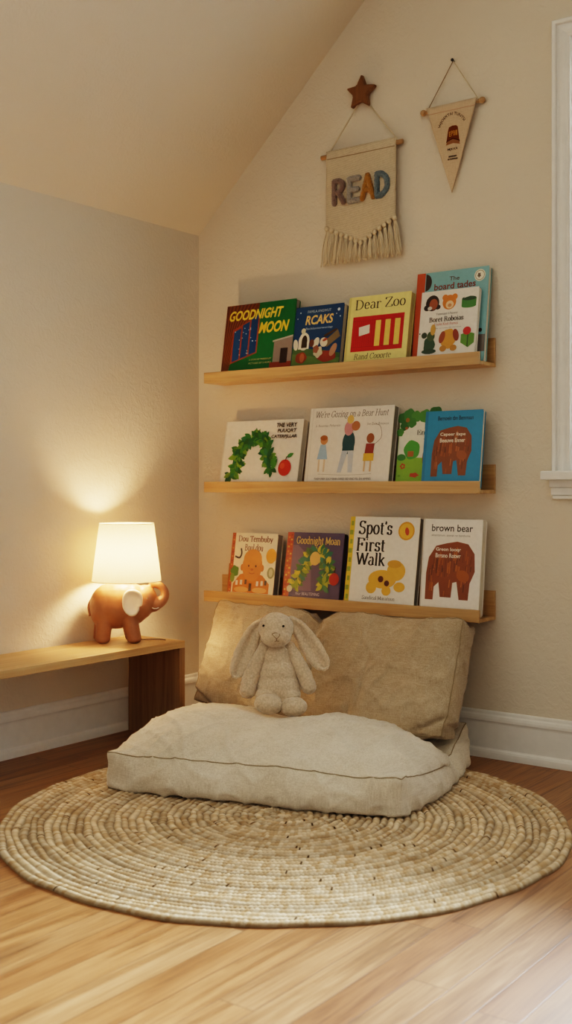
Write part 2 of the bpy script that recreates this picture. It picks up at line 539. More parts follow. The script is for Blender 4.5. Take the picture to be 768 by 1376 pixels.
COTTON = m_plain('cream_cotton_cord', 'd8c8ac', .95, .1)
METAL = m_plain('dark_nail', '2a2622', .4)
BRASS = m_plain('lamp_fitting', 'efe7d8', .4)

# ------------------------------------------------------------------ room
DEP = -4.6; PEAK = 2.2; KNEE = 1.895; SL = .9444
RIDGE = KNEE + SL * PEAK
def gz(x): return KNEE + SL * (x if x <= PEAK else 2 * PEAK - x)
struct(mesh_obj('floor', [(-.1, DEP, 0), (2*PEAK, DEP, 0), (2*PEAK, .1, 0), (-.1, .1, 0)], [(0, 1, 2, 3)], FLOOR))
struct(mesh_obj('wall_left', [(0, DEP, 0), (0, 0, 0), (0, 0, KNEE), (0, DEP, KNEE)], [(0, 1, 2, 3)], WALL))
wx0, wx1, wz0, wz1 = 1.575, 2.42, .9447, 2.30
V = [(0,0,0),(wx0,0,0),(wx1,0,0),(2*PEAK,0,0),
     (wx0,0,wz0),(wx1,0,wz0),(wx0,0,wz1),(wx1,0,wz1),
     (0,0,KNEE),(wx0,0,gz(wx0)),(PEAK,0,RIDGE),(wx1,0,gz(wx1)),(2*PEAK,0,KNEE),
     (wx0,.12,wz0),(wx1,.12,wz0),(wx0,.12,wz1),(wx1,.12,wz1)]
F = [(0,1,4,6,9,8),(1,2,5,4),(2,3,12,11,7,5),(6,7,11,10,9),(4,5,14,13),(6,4,13,15),(7,6,15,16),(5,7,16,14)]
struct(mesh_obj('wall_back', V, F, WALL))
V = [(0,0,KNEE),(PEAK,0,RIDGE),(2*PEAK,0,KNEE),(0,DEP,KNEE),(PEAK,DEP,RIDGE),(2*PEAK,DEP,KNEE)]
struct(mesh_obj('ceiling', V, [(0,3,4,1),(1,4,5,2)], CEIL))

# baseboards: one moulded profile swept along each wall (d = off the wall, z = height)
prof = [(0,.154),(.006,.154),(.009,.150),(.010,.143),(.014,.138),(.016,.130),(.016,.122),(.013,.117),(.012,.112),
        (.012,.032),(.014,.029),(.019,.026),(.022,.020),(.023,.010),(.023,0),(0,0)]
n = len(prof)
V = [(d, DEP, z) for d, z in prof] + [(d, -d, z) for d, z in prof]
F = [(i, (i+1) % n, (i+1) % n + n, i + n) for i in range(n)]
struct(mesh_obj('baseboard_left', V, F, TRIM))
V = [(d, -d, z) for d, z in prof] + [(2*PEAK, -d, z) for d, z in prof]
struct(mesh_obj('baseboard_back', V, F, TRIM))

# window on the back wall
win = bpy.data.objects.new('window_1', None); C.objects.link(win); win.location = (wx0, 0, wz0); struct(win)
def winpart(name, bm, mat=TRIM):
    o = bm_obj(name, bm, mat, win); o.matrix_parent_inverse = Matrix.Translation((-wx0, 0, -wz0)); return o
CP = [(1.499,0),(1.499,-.022),(1.503,-.026),(1.511,-.026),(1.514,-.023),(1.5145,-.017),(1.519,-.0155),(1.527,-.019),(1.535,-.020),(1.542,-.018),(1.548,-.0145),(1.5525,-.0145),(1.555,-.019),(1.5575,-.021),(1.560,-.020),(1.562,-.012),(1.575,-.010),(1.575,0)]
def casing(bm, mir=False, head=False):
    k = len(CP); ra, rb = [], []
    for x, y in CP:
        d = x - wx0
        if head:
            ra.append(bm.verts.new((wx0 + d, y, wz1 - d))); rb.append(bm.verts.new((wx1 - d, y, wz1 - d)))
        else:
            xx = wx1 - d if mir else wx0 + d
            ra.append(bm.verts.new((xx, y, wz0))); rb.append(bm.verts.new((xx, y, wz1 - d)))
    for i in range(k):
        j = (i + 1) % k
        bm.faces.new((ra[i], ra[j], rb[j], rb[i]))
bm = bmesh.new(); casing(bm); winpart('side_casing', bm)
bm = bmesh.new(); casing(bm, True); winpart('side_casing', bm)
bm = bmesh.new(); casing(bm, head=True); winpart('head_casing', bm)
bm = bmesh.new(); add_box(bm, (1.4765, -.062, .9165), (2.52, .02, .9447), .004); winpart('window_stool', bm)
bm = bmesh.new(); add_box(bm, (1.492, -.026, .893), (2.505, 0, .9165), .002); add_box(bm, (1.4955, -.021, .868), (2.50, 0, .893), .002); add_box(bm, (1.499, -.016, .856), (2.497, 0, .868), .002); winpart('window_apron', bm)
bm = bmesh.new()
for lo, hi in (((wx0, .03, wz0), (wx0 + .045, .065, wz1)), ((wx1 - .045, .03, wz0), (wx1, .065, wz1)), ((wx0 + .0452, .03, wz0), (wx1 - .0452, .065, wz0 + .06)), ((wx0 + .0452, .03, wz1 - .05), (wx1 - .0452, .065, wz1)), ((wx0 + .0452, .028, 1.60), (wx1 - .0452, .067, 1.645))):
    add_box(bm, lo, hi, .003)
winpart('window_sash', bm)
bm = bmesh.new(); add_box(bm, (wx0 + .04, .045, wz0 + .05), (wx1 - .04, .049, wz1 - .04)); winpart('window_pane', bm, m_pane())

# ------------------------------------------------------------------ picture ledges
def ledge(z, label):
    t = thing('picture_ledge', label, 'shelf', (.13, 0, z), group='oak picture ledges on the back wall')
    Lx = 1.165
    box('back_panel', (0, -.012, .0), (Lx, -.0005, .096), OAKX, t, .0012)
    box('shelf_board', (0, -.112, 0), (Lx, -.012, .012), OAKX, t, .0012)
    box('front_lip', (0, -.121, 0), (Lx, -.112, .041), OAKX, t, .0012)
    return t
Z1, Z2, Z3 = 1.290, .8725, .456
ledge(Z1, 'top oak picture ledge, under the green and yellow picture books')
ledge(Z2, 'middle oak picture ledge, with the bright blue book at its right end')
ledge(Z3, 'bottom oak picture ledge, just above the linen back cushion')

# ------------------------------------------------------------------ books
def rrect(w, h, r, n=5, left=True):
    pts = []
    for cx, cy, a in ((w - r, r, -90), (w - r, h - r, 0)):
        pts += [(cx + r * math.cos(R(a + 90 * k / n)), cy + r * math.sin(R(a + 90 * k / n))) for k in range(n + 1)]
    pts += [(0, h), (0, 0)]
    return pts

def slab(outline, y0, y1):
    n = len(outline)
    V = [(x, y0, z) for x, z in outline] + [(x, y1, z) for x, z in outline]
    F = [tuple(range(n)), tuple(range(2 * n - 1, n - 1, -1))] + [(i, i + n, (i + 1) % n + n, (i + 1) % n) for i in range(n)]
    return V, F

GRP = 'picture books facing out on the ledges'
def book(x0, x1, ztop, zlip, zshelf, yb, yt, th, cover, spine, art, label, corner=.008, back=None, pages=None):
    """a book leaning back on a ledge: yb is the cover's depth at the lip height, yt at its top"""
    tan = (yt - yb) / (ztop - zlip); phi = math.atan(tan)
    zf = zshelf + .0005 + th * math.sin(phi)
    yf = yb - tan * (zlip - zf)
    h = (ztop - zf) / math.cos(phi); w = x1 - x0
    t = thing('picture_book', label, 'book', (x0, yf, zf), (-phi, 0, 0), GRP)
    ct = .0026
    # front cover with its print
    V, F = slab(rrect(w, h, corner), 0, ct)
    K = [lin(cover)] * len(F)
    a = Art(w, h, (zlip - zf) / (ztop - zf)); art(a)
    b = len(V)
    V = V + [(x, -.00012 - .00006 * z, y) for x, y, z in a.V]
    F = F + [tuple(i + b for i in f) for f in a.F]; K = K + a.K
    mesh_obj('front_cover', V, F, PRINT, t, cols=K)
    V, F = slab(rrect(w, h, corner), th - ct, th)
    mesh_obj('back_cover', V, F, PRINT, t, cols=[lin(back or cover)] * len(F))
    bm = bmesh.new()
    add_box(bm, (.0015, ct, .0015), (w - .0025, th - ct, h - .0025))
    bm_obj('page_block', bm, pages or PAGES, t)
    V, F = slab([(-.0015, 0), (.0012, 0), (.0012, h), (-.0015, h)], 0, th)
    mesh_obj('spine', V, F, PRINT, t, cols=[lin(spine)] * len(F))
    return t

GREYP = m_plain('grey_page_edges', '8f897e', .8)
def streaks(a, u0, v0, u1, v1, cols, n, wd, lean=0.0, seed=1):
    r = random.Random(seed)
    for k in range(n):
        u = r.uniform(u0, u1); v = r.uniform(v0, v1 - .1); l = r.uniform(.08, .3) * (v1 - v0)
        a.line([(u, v), (u + lean * l, min(v1, v + l))], wd * r.uniform(.6, 1.4), r.choice(cols), up=False)
    a.up()

def leaf(a, u, v, l, deg, col, up=False):
    c, s_ = math.cos(R(deg)), math.sin(R(deg)); k = a.w / (a.h * (1 - a.v0))
    a.poly([(u + (x * c - y * s_) * l, v + (x * s_ + y * c) * l * k) for x, y in ((0, 0), (.25, .2), (.55, .24), (.82, .13), (1, 0), (.82, -.13), (.55, -.24), (.25, -.2))], col, up)
def leafy(a, path, gs, r, l):
    for i, (u, v) in enumerate(path):
        a.up()
        for q in range(4):
            leaf(a, u, v, l * r.uniform(.8, 1.25), r.uniform(0, 360), gs[(i * 3 + q) % len(gs)])
def art1(a):
    a.rect(0, 0, 1, 1, '0e6a34')
    a.poly([(0, 0), (.1, 0), (.13, .5), (.3, .72), (.46, .8), (.48, 1), (0, 1)], '6b3518')
    a.up()
    for k in range(16):
        a.line([(.01 + .006 * k, .0), (.015 + .012 * k, .5), (.02 + .028 * k, 1)], .0016, ['2e1408', '9a5a28'][k % 2], up=False)
    a.poly([(.12, .1), (.5, .24), (.5, .83), (.12, .62)], '9a4326')
    for k in range(3):
        u = .14 + .12 * k; a.poly([(u, .13 + .045 * k), (u + .1, .165 + .045 * k), (u + .1, .64 + .09 * k), (u, .59 + .09 * k)], '16467a', up=(k == 0))
    a.up(); r = random.Random(3)
    for k in range(18):
        a.ell(r.uniform(.15, .47), r.uniform(.22, .66), .006, .006, 'dfe8ea', n=6, up=False)
    a.poly([(.74, .04), (1, .04), (1, .44), (.74, .38)], '8d7f78')
    a.rect(.7, 0, 1, .08, '8f3a20'); a.rect(.84, .06, .94, .28, '2a1713')
    a.poly([(.72, .38), (1, .44), (1, .465), (.72, .405)], 'b7b0a6')
    a.text('GOODNIGHT', .05, .755, .83, .91, 'f3d44a', shear=.28, weight=.028)
    a.text('MOON', .5, .53, .93, .70, 'f3cf3c', shear=.28, weight=.034)
    a.text('A STORY BY PARGAYLEY', .4, .13, .72, .155, 'd7cf8a'); a.text('PICTURES BY S HURD', .4, .075, .72, .1, 'd7cf8a')
def art2(a):
    a.rect(0, 0, 1, 1, '16416e')
    a.poly([(0, 0), (1, 0), (1, .16), (.6, .24), (.3, .27), (0, .3)], '48683c')
    a.poly([(0, 0), (1, 0), (1, .08), (.5, .12), (0, .2)], '5b7a3e')
    a.text('FAMILA.ANGWLIT', .25, .885, .74, .93, 'b9c8d4')
    a.text('RCAKS', .22, .68, .8, .84, 'f0c878', shear=.16, weight=.025)
    a.text('Backlantorwuniap', .24, .585, .8, .635, 'b7cbe0')
    for u, v, s in ((.9, .9, .028), (.1, .9, .014), (.94, .78, .012), (.86, .83, .01), (.05, .8, .01)): a.ell(u, v, s, s, 'd6e2ea', n=8)
    a.ell(.23, .4, .115, .16, 'e8e2d0'); a.rect(.12, .27, .34, .38, 'e8e2d0'); a.ell(.24, .4, .06, .11, '3a2c1e'); a.rect(.18, .29, .3, .36, '3a2c1e'); a.ell(.2, .58, .045, .05, 'd5cfae')
    a.ell(.06, .35, .05, .1, 'dcd6c2', rot=10); a.ell(.49, .36, .06, .1, 'e0dac8', rot=-20); a.ell(.4, .36, .05, .07, '6a3a2a')
    a.poly([(.62, .34), (.72, .27), (.98, .44), (.92, .56)], '7c6a4c'); a.poly([(.66, .44), (.92, .56), (.88, .58), (.64, .48)], '4d3424'); a.ell(.65, .36, .075, .085, 'e2dac4', rot=30); a.ell(.67, .4, .05, .025, 'a54a2c', rot=20)
    a.ell(.2, .12, .12, .1, '8c3d22', wob=.05); a.ell(.22, .12, .05, .08, 'b0623a')
    a.ell(.73, .12, .2, .1, '8a3320', wob=.05); a.ell(.86, .22, .06, .12, 'b4876a', rot=-25); a.ell(.55, .2, .09, .1, 'c8c0a4', wob=.12); a.ell(.5, .25, .06, .07, '8f5a44', wob=.1)
def art3(a):
    a.rect(0, 0, 1, 1, 'e6d98f'); a.rect(0, 0, .035, 1, 'd2c77e')
    a.text('Dear Zoo', .11, .79, .92, .95, '231d18', pen=SER)
    a.rect(.09, .13, .92, .68, 'b81a14'); a.up()
    for k in range(11): a.line([(.13 + .035 * k, .2), (.13 + .035 * k, .61)], .0011, '8e0f0c', up=False)
    a.line([(.09, .61), (.92, .61)], .0016, '8e0f0c'); a.line([(.09, .2), (.92, .2)], .0016, '8e0f0c')
    for k in range(3): a.rect(.47 + .155 * k, .2, .555 + .155 * k, .6, 'e6c765')
    a.poly([(.21, .37), (.38, .41), (.375, .545), (.2, .51)], 'e9e2d6')
    a.text('Rand Cooorte', .16, .005, .76, .1, '3a3128', pen=SER, shear=.2)
def art4(a):
    a.rect(0, 0, 1, 1, '7fb1b6'); a.rect(0, 0, .115, 1, 'bd4f22')
    a.ell(.125, .88, .085, .11, '3b2d22', a0=-90, a1=90)
    a.ell(.88, .9, .075, .075, 'e9e0c6'); a.ell(.88, .9, .063, .063, '9a8f76'); a.ell(.88, .9, .055, .055, 'efe8d2'); a.ell(.87, .9, .022, .03, '6a5a46', wob=.2)
    a.text('The', .46, .875, .6, .925, '5d3a30', weight=.012)
    a.text('board tades', .25, .775, .83, .855, '7e3b30', weight=.02)
    a.rect(.8, 0, 1, .2, '6d6560'); a.ell(.93, .25, .025, .025, '3b2d22')
def art5(a):
    a.rect(0, 0, 1, 1, 'e6e0d6')
    # row of three small pictures at the top
    a.ell(.2, .81, .12, .13, '2b1d17'); a.ell(.11, .74, .06, .05, '2b1d17'); a.ell(.3, .74, .05, .04, '2b1d17'); a.ell(.22, .79, .075, .09, '9a5332'); a.ell(.16, .73, .04, .03, 'cfc9bf')
    a.ell(.5, .8, .12, .12, 'd07a2a'); a.ell(.42, .88, .05, .05, 'd07a2a'); a.ell(.59, .88, .05, .05, 'd07a2a'); a.ell(.51, .76, .07, .065, 'e9c79c'); a.ell(.51, .75, .035, .03, 'c98a5a')
    a.rect(.72, .71, .97, .83, '3f7a38'); a.ell(.845, .83, .125, .035, '2f4a2c'); a.ell(.845, .71, .125, .03, '3f7a38'); a.poly([(.75, .84), (.93, .88), (.95, .92), (.78, .87)], 'e9e4da')
    a.text('Tsnvuge Chians', .28, .6, .66, .645, '3a2e2a', pen=SER)
    a.text('Boret Roboias', .17, .5, .77, .585, '231b18', pen=BLD)
    a.text('3 noht Kodi Ihsmus', .26, .44, .68, .485, 'b5402c')
    a.text('obo kar mrosrilng afle vharaktee', .22, .385, .74, .405, '6a625c')
    a.ell(.2, .14, .1, .14, '35503a', wob=.08); a.ell(.2, .04, .13, .04, '2f4634'); a.ell(.22, .28, .07, .08, '4a5a3a'); a.ell(.1, .3, .05, .05, '33402e'); a.ell(.25, .38, .045, .09, 'c89a4a')
    a.ell(.53, .22, .13, .16, 'cf9438', wob=.05); a.ell(.42, .25, .05, .1, '9a4a26', rot=-15); a.ell(.66, .27, .05, .1, '8a3a22', rot=15); a.ell(.45, .07, .06, .05, 'b87f30'); a.ell(.63, .07, .06, .05, 'b87f30')
    a.poly([(.75, .14), (.88, .06), (1.0 - .02, .13), (.98, .27), (.86, .3), (.75, .27)], '5d8a2e'); a.line([(.87, .07), (.87, .28)], .004, '2f4a1c'); a.ell(.85, .32, .07, .065, 'b8241e')
    a.ell(.02, .33, .012, .012, '2a2420')
def art6(a):
    a.rect(0, 0, 1, 1, 'e9e3d8'); a.rect(0, 0, .012, 1, 'd8d2c6')
    # leafy garland bent into an arch
    path = spline([(.13, .12), (.2, .24), (.2, .42), (.26, .6), (.38, .72), (.5, .70), (.57, .56), (.6, .38), (.66, .2)], 6)
    r = random.Random(5)
    gs = ['2f6a2a', '1f5a2c', '3f7d2c', '17563a', '5a8a2c', '2a6f45', '75962f', '1d4f22']
    leafy(a, path, gs, r, .1)
    a.ell(.83, .22, .08, .085, 'b8301e'); a.ell(.80, .25, .03, .03, 'd0563a'); a.line([(.83, .33), (.845, .40)], .004, '4a3018'); leaf(a, .845, .39, .09, 25, '3f7d2c')
    a.text('THE VERY', .67, .875, .93, .945, '2a211c', weight=.03, shear=.1)
    a.text('PUUQRT', .69, .78, .93, .85, '2a211c', weight=.03, shear=.1)
    a.text('CATERPJLLAR', .62, .685, .94, .755, '2a211c', weight=.03, shear=.1)
def art7(a):
    a.rect(0, 0, 1, 1, 'e8e1d6'); a.rect(.03, 0, .035, 1, 'cfc7ba')
    a.text("We're Gozing on a Bear Hunt", .07, .845, .94, .955, '2f2721', pen=dict(thick=.09, thin=.035), shear=.22)
    a.text('b Ihoomas Pohensin', .08, .74, .38, .775, '8b8176', shear=.2); a.text('lve Exin Rinexco', .7, .745, .95, .78, '8b8176', shear=.2)
    # three plain peg shapes in a row
    a.poly([(.13, .3), (.26, .3), (.225, .5), (.16, .5)], '9fbdd2'); a.ell(.2, .56, .045, .048, 'c98a56'); a.ell(.195, .59, .045, .028, 'a0602c')
    a.rect(.15, .13, .17, .3, 'd8c0a4'); a.rect(.215, .13, .235, .3, 'd8c0a4')
    a.ell(.5, .52, .075, .12, '2c4f56'); a.rect(.43, .4, .57, .52, '2c4f56'); a.ell(.49, .71, .055, .075, 'cf8f92'); a.ell(.57, .74, .05, .05, 'b5754a'); a.ell(.5, .83, .04, .045, 'dcb568')
    a.poly([(.43, .41), (.5, .41), (.44, .12), (.39, .12)], 'bcc4cc'); a.poly([(.5, .41), (.57, .41), (.57, .12), (.52, .12)], 'c3c9ce')
    a.poly([(.7, .36), (.8, .36), (.81, .5), (.71, .5)], '8f3a2e'); a.ell(.755, .57, .045, .05, '9a5a30'); a.rect(.69, .27, .81, .37, 'dcae3e')
    a.rect(.7, .13, .72, .27, 'd8b48e'); a.rect(.77, .13, .79, .27, 'd8b48e'); a.line([(.8, .48), (.88, .58), (.86, .72), (.8, .76)], .0016, '6b5a48')
    a.line([(.16, .1), (.5, .085), (.8, .1)], .0014, 'b0a596')
    a.text('THEM PIER SLICY BAR OSRES SID SNC FSL EH AMING', .12, .02, .8, .05, '5b5148')
def art8(a):
    a.rect(0, 0, 1, 1, 'e6e2d2')
    for u, v, s in ((.05, .93, .1), (.18, .97, .12), (.32, .95, .1), (.1, .82, .09), (.02, .72, .07), (.24, .86, .09), (.5, .95, .12), (.7, .97, .14)): a.ell(u, v, s, s, ['3f7a34', '4f8a3a', '35682c'][int(u * 50) % 3], wob=.07)
    a.ell(.15, .9, .04, .04, '9a6a2c'); a.ell(.14, .78, .03, .025, 'a5602c')
    a.poly([(0, 0), (1, 0), (1, .3), (.5, .34), (0, .36)], '86b03a')
    a.ell(.28, .46, .16, .17, '4f9a3c', wob=.04); a.rect(.2, .36, .32, .44, 'a86a34'); a.ell(.08, .35, .09, .06, '3f7a34')
    a.ell(.66, .34, .16, .28, '7a4424'); a.rect(.52, .2, .8, .26, '5a4a3a')
    a.ell(.12, .22, .05, .05, 'b54a24', wob=.15); a.ell(.12, .22, .022, .022, '86b03a'); a.ell(.36, .09, .09, .04, 'b54a24', wob=.15); a.ell(.06, .08, .03, .02, '6f9a30')
    a.text('Itas', .5, .77, .72, .84, '2c261e', pen=SER); a.text('Entourags', .36, .66, 1.0, .75, '2c261e', pen=SER); a.text('st quiuncs are', .5, .6, .9, .625, '6a6152')
def woodarch(a, u0, u1, v0, v1, cols, gap):
    """brown wood-grained double arch with square footings"""
    W, H = u1 - u0, v1 - v0
    P = [(0, 0), (.16, 0), (.17, .22), (.26, .3), (.3, .05), (.52, .05), (.54, .3), (.62, .32), (.68, .02), (.86, .02), (.88, .3), (.97, .5), (.95, .8), (.82, .96), (.6, 1), (.4, .97), (.18, .92), (.04, .72), (0, .45)]
    a.poly([(u0 + x * W, v0 + y * H) for x, y in P], cols[0])
    r = random.Random(11); a.up()
    for k in range(70):
        x = r.uniform(.05, .9); lo = .06 if x < .14 or .32 < x < .5 or .7 < x < .84 else .36
        y = r.uniform(lo, .7); l = r.uniform(.08, .22)
        a.line([(u0 + x * W, v0 + y * H), (u0 + (x + .01) * W, v0 + (y + l) * H)], .0035, r.choice(cols[1:]), up=(k % 10 == 0))
    a.ell(u0 + .74 * W, v0 + .42 * H, .13 * W, .1 * W, cols[1], rot=-20)
def art9(a):
    a.rect(0, 0, 1, 1, '2a86b0'); a.rect(0, 0, .045, 1, '22749c')
    a.text('Bernoein tbn Bemmsan', .22, .865, .84, .925, '14303f', weight=.02)
    woodarch(a, .15, .86, .07, .78, ['7e4826', '96562c', '63371d', 'b06a38', '8a4622'], 0)
    a.text('Cepeer Iixpe', .28, .63, .72, .69, 'e8dcc8', weight=.02); a.text('Beeuwe Enner', .28, .55, .72, .61, 'e8dcc8', weight=.02)
def art10(a):
    a.rect(0, 0, 1, 1, 'efe2c8'); a.rect(0, 0, .07, 1, 'a3532e'); a.up()
    for k in range(14): a.ell(.035, .04 + .07 * k, .02, .014, ['c98a4a', '7c3420'][k % 2], n=8, up=False)
    a.text('Dou Tembuby', .14, .83, .9, .96, '6e3320', pen=BLD); a.text('Boul dou', .3, .7, .7, .82, '6e3320', pen=BLD)
    a.poly([(.1, .0), (.9, .0), (.9, .16), (.74, .3), (.55, .34), (.4, .34), (.24, .3), (.1, .14)], 'c2702c'); a.ell(.5, .27, .12, .08, 'b8682c')
    a.ell(.28, .42, .04, .06, 'b87038'); a.ell(.72, .42, .04, .06, 'b87038'); a.ell(.5, .45, .22, .27, 'c47a3c'); a.ell(.5, .57, .2, .17, 'cb8442')
    a.ell(.42, .45, .016, .02, '2a1a12'); a.ell(.58, .45, .016, .02, '2a1a12'); a.ell(.5, .39, .03, .02, 'a85e2c'); a.line([(.44, .335), (.5, .32), (.56, .335)], .002, '7a3a22')
    a.ell(.3, .05, .16, .05, 'd9a066'); a.ell(.7, .05, .16, .05, 'd9a066'); a.rect(.46, .03, .52, .16, '2b1f1a')
    for k, u in enumerate((.16, .26, .36, .62, .72, .8)): a.rect(u, .12 + .01 * (k % 3), u + .05, .2 + .01 * (k % 3), ['efe6da', 'd9d2ca', '3a3430'][k % 3])
    a.line([(.1, .6), (.2, .58), (.24, .65), (.22, .74)], .007, '2f2418'); a.ell(.9, .63, .11, .13, 'dd9a38'); a.ell(.92, .35, .08, .1, '8f9068'); a.ell(.92, .35, .04, .07, 'c4c0a0')
    a.ell(.12, .35, .09, .1, '4a7a30', wob=.1); a.ell(.08, .24, .05, .08, '6a8a3a')
def art11(a):
    a.rect(0, 0, 1, 1, '4c4668'); a.poly([(.1, .1), (.5, .1), (.45, .6), (.2, .8), (.1, .8)], '6f5f78'); a.rect(0, 0, .105, 1, 'a8452a'); a.up()
    for k in range(26): a.ell(.03 + .045 * (k % 2), .03 + .037 * k, .018, .014, ['d08a3c', '7f2c1c', 'd8b25c'][k % 3], n=8, up=False)
    path = spline([(.2, .17), (.27, .35), (.36, .52), (.5, .66), (.66, .66), (.74, .5), (.74, .34), (.7, .2)], 5); r = random.Random(9)
    leafy(a, path, ['3f6a32', 'a9a83c', '2c6a48', '8a9a38', '1f6a5a', 'c8b848', '2a5a34'], r, .14)
    a.ell(.53, .6, .09, .1, 'd9b06a'); a.ell(.89, .3, .085, .09, 'a82c22'); a.line([(.89, .4), (.9, .48)], .004, '3a2416'); leaf(a, .9, .46, .09, 150, '4f7a30')
    a.ell(.12, .12, .05, .05, 'd8cbb0')
    a.text('Goodnight Moan', .17, .79, .94, .94, 'e8c878', pen=dict(thick=.13, thin=.06)); a.text('fikur BEALITEMING', .24, .03, .66, .075, 'cfc8d4')
def art12(a):
    a.rect(0, 0, 1, 1, 'ebe6dc'); a.rect(0, 0, .065, 1, 'd9b93a'); a.up()
    for k in range(9): a.rect(0 if k % 2 else .012, .03 + .108 * k, .05, .085 + .108 * k, '8a9a38', up=False)
    a.text("Spot's", .13, .75, .62, .955, '241e1a', pen=BLD); a.text('First', .12, .595, .53, .755, '241e1a', pen=BLD); a.text('Walk', .12, .43, .55, .585, '241e1a', pen=BLD)
    a.ell(.82, .845, .115, .115, 'd8992a'); a.ell(.82, .845, .095, .095, 'e8b440'); a.ell(.83, .84, .028, .05, 'b8441f', rot=12)
    # plain yellow rounded shape with two brown spots
    a.ell(.53, .28, .2, .115, 'deab40'); a.ell(.72, .38, .13, .12, 'deab40'); a.ell(.38, .18, .075, .075, 'deab40'); a.ell(.6, .15, .065, .06, 'deab40'); a.ell(.78, .2, .08, .06, 'deab40'); a.ell(.69, .46, .1, .05, 'd09a34')
    a.ell(.51, .28, .04, .04, '5e2f1c'); a.ell(.6, .235, .036, .036, '5e2f1c')
    a.text('Sandical Maratoon', .26, .04, .73, .085, '4a4138', pen=SER)
def art13(a):
    a.rect(0, 0, 1, 1, 'ebe6de'); a.rect(.0, 0, .02, 1, 'd8d2c8')
    a.text('brown bear', .14, .86, .84, .94, '1f1a18', weight=.012); a.text('absentomum. atomat ret bamthome', .14, .805, .8, .83, '6a6058')
    woodarch(a, .08, .93, .09, .75, ['844420', 'a0581f', '5e3018', 'b86c30', '72381a'], 0)
    a.text('Greon Iooqr', .23, .63, .66, .68, 'eadfcf', weight=.02); a.text('Brrsno Rotwr', .23, .565, .66, .615, 'eadfcf', weight=.02)

L1, L2, L3 = Z1 + .012, Z2 + .012, Z3 + .012
book(.200, .527, 1.586, 1.333, L1, -.101, -.060, .026, '0e6a34', '5a2c14', art1, 'wide green picture book with yellow slanted title, far left on the top ledge', .008, pages=GREYP)
book(.530, .739, 1.549, 1.334, L1, -.101, -.064, .028, '16416e', '16416e', art2, 'dark blue night-sky picture book standing right of the wide green book')
book(.761, 1.012, 1.563, 1.336, L1, -.101, -.062, .030, 'e6d98f', 'd8cc84', art3, 'pale yellow picture book with a red panel, top ledge', .004, pages=m_plain('yellowed_page_edges', 'cbbf86', .8))
book(1.020, 1.288, 1.622, 1.337, L1, -.072, -.033, .022, '7fb1b6', 'bd4f22', art4, 'tall teal picture book with orange spine, behind the white book on top ledge')
book(1.056, 1.268, 1.551, 1.337, L1, -.101, -.066, .018, 'e6e0d6', 'd8d0c4', art5, 'white picture book with six small pictures, in front of the teal book')
book(.192, .557, 1.143, .913, L2, -.101, -.056, .030, 'e9e3d8', 'd8d0c4', art6, 'wide white book with a green arch shape, left on the middle ledge')
book(.589, .941, 1.178, .913, L2, -.101, -.055, .032, 'e8e1d6', 'd8d0c4', art7, 'large cream book with a long dark italic title, centre of the middle ledge', .004, pages=GREYP)
book(.955, 1.150, 1.147, .913, L2, -.074, -.037, .022, 'e6e2d2', '86b03a', art8, 'green and white forest book half hidden behind the bright blue book', .003)
book(1.072, 1.284, 1.148, .912, L2, -.101, -.067, .020, '2a86b0', '22749c', art9, 'bright blue picture book with a brown shape, right end of middle ledge')
book(.232, .446, .719, .497, L3, -.101, -.066, .036, 'efe2c8', 'a3532e', art10, 'cream book with a baby in orange, left on the bottom ledge', .014, pages=GREYP)
book(.491, .739, .728, .496, L3, -.101, -.062, .026, '4c4668', 'a8452a', art11, 'purple picture book with a red patterned spine, bottom ledge', .012, pages=m_plain('dark_page_edges', '3a3634', .8))
book(.761, 1.041, .789, .493, L3, -.101, -.053, .028, 'ebe6dc', 'd9b93a', art12, 'tall white book with large black serif title and yellow checked spine', .010, pages=GREYP)
book(1.065, 1.283, .787, .493, L3, -.101, -.068, .030, 'ebe6de', 'ddd6ca', art13, 'white book with lowercase black title and brown shape, right end of bottom ledge', .010)
def art14(a): a.rect(0, 0, 1, 1, 'a8763c'); a.rect(0, 0, .3, 1, '96682f')
book(.1965, .30, .60, .497, L3, -.061, -.047, .012, 'a8763c', '96682f', art14, 'small tan book peeking out behind the baby book', .003)

# ------------------------------------------------------------------ wall hangings
# READ banner
bn = thing('woven_banner', 'cream woven banner with four tufted letters and long fringe', 'wall hanging', (.778, -.014, 2.095))
def inbn(o): o.parent = bn; o.matrix_parent_inverse = Matrix.Translation((-.778, .014, -2.095)); return o
inbn(tube('hanging_rod', [(.607, -.016, 2.096), (.949, -.016, 2.096)], .0085, ROD, seg=14))
def sheet(name, top, nx, nz, thick, mat, yf):
    V, F = [], []
    for side in (0, 1):
        for i in range(nx + 1):
            for k in range(nz + 1):
                x, z = top(i / nx, k / nz); V.append((x, yf(x, z) - (0 if side else thick), z))
    N = (nx + 1) * (nz + 1); q = lambda i, k: i * (nz + 1) + k
    for i in range(nx):
        for k in range(nz):
            F.append((q(i, k), q(i+1, k), q(i+1, k+1), q(i, k+1))); F.append((N+q(i, k), N+q(i, k+1), N+q(i+1, k+1), N+q(i+1, k)))
    rim = [q(i, 0) for i in range(nx+1)] + [q(nx, k) for k in range(1, nz+1)] + [q(i, nz) for i in range(nx-1, -1, -1)] + [q(0, k) for k in range(nz-1, 0, -1)]
    for a, b in zip(rim, rim[1:] + rim[:1]): F.append((a, a+N, b+N, b))
    return mesh_obj(name, V, F, mat, None, True)
bx0, bx1 = .634, .926
def vtip(x): return 1.838 - .07 * (1 - abs((x - .780) / .147)) if True else 0
def btop(s, t):
    x = bx0 + (bx1 - bx0) * s
    zt = 2.112; return (x, zt + (vtip(x) - zt) * t)
def by(x, z): return -.020 - .004 * math.sin(x * 23) * (2.1 - z) * 3
inbn(sheet('woven_cloth', btop, 40, 40, .006, KNIT, by))
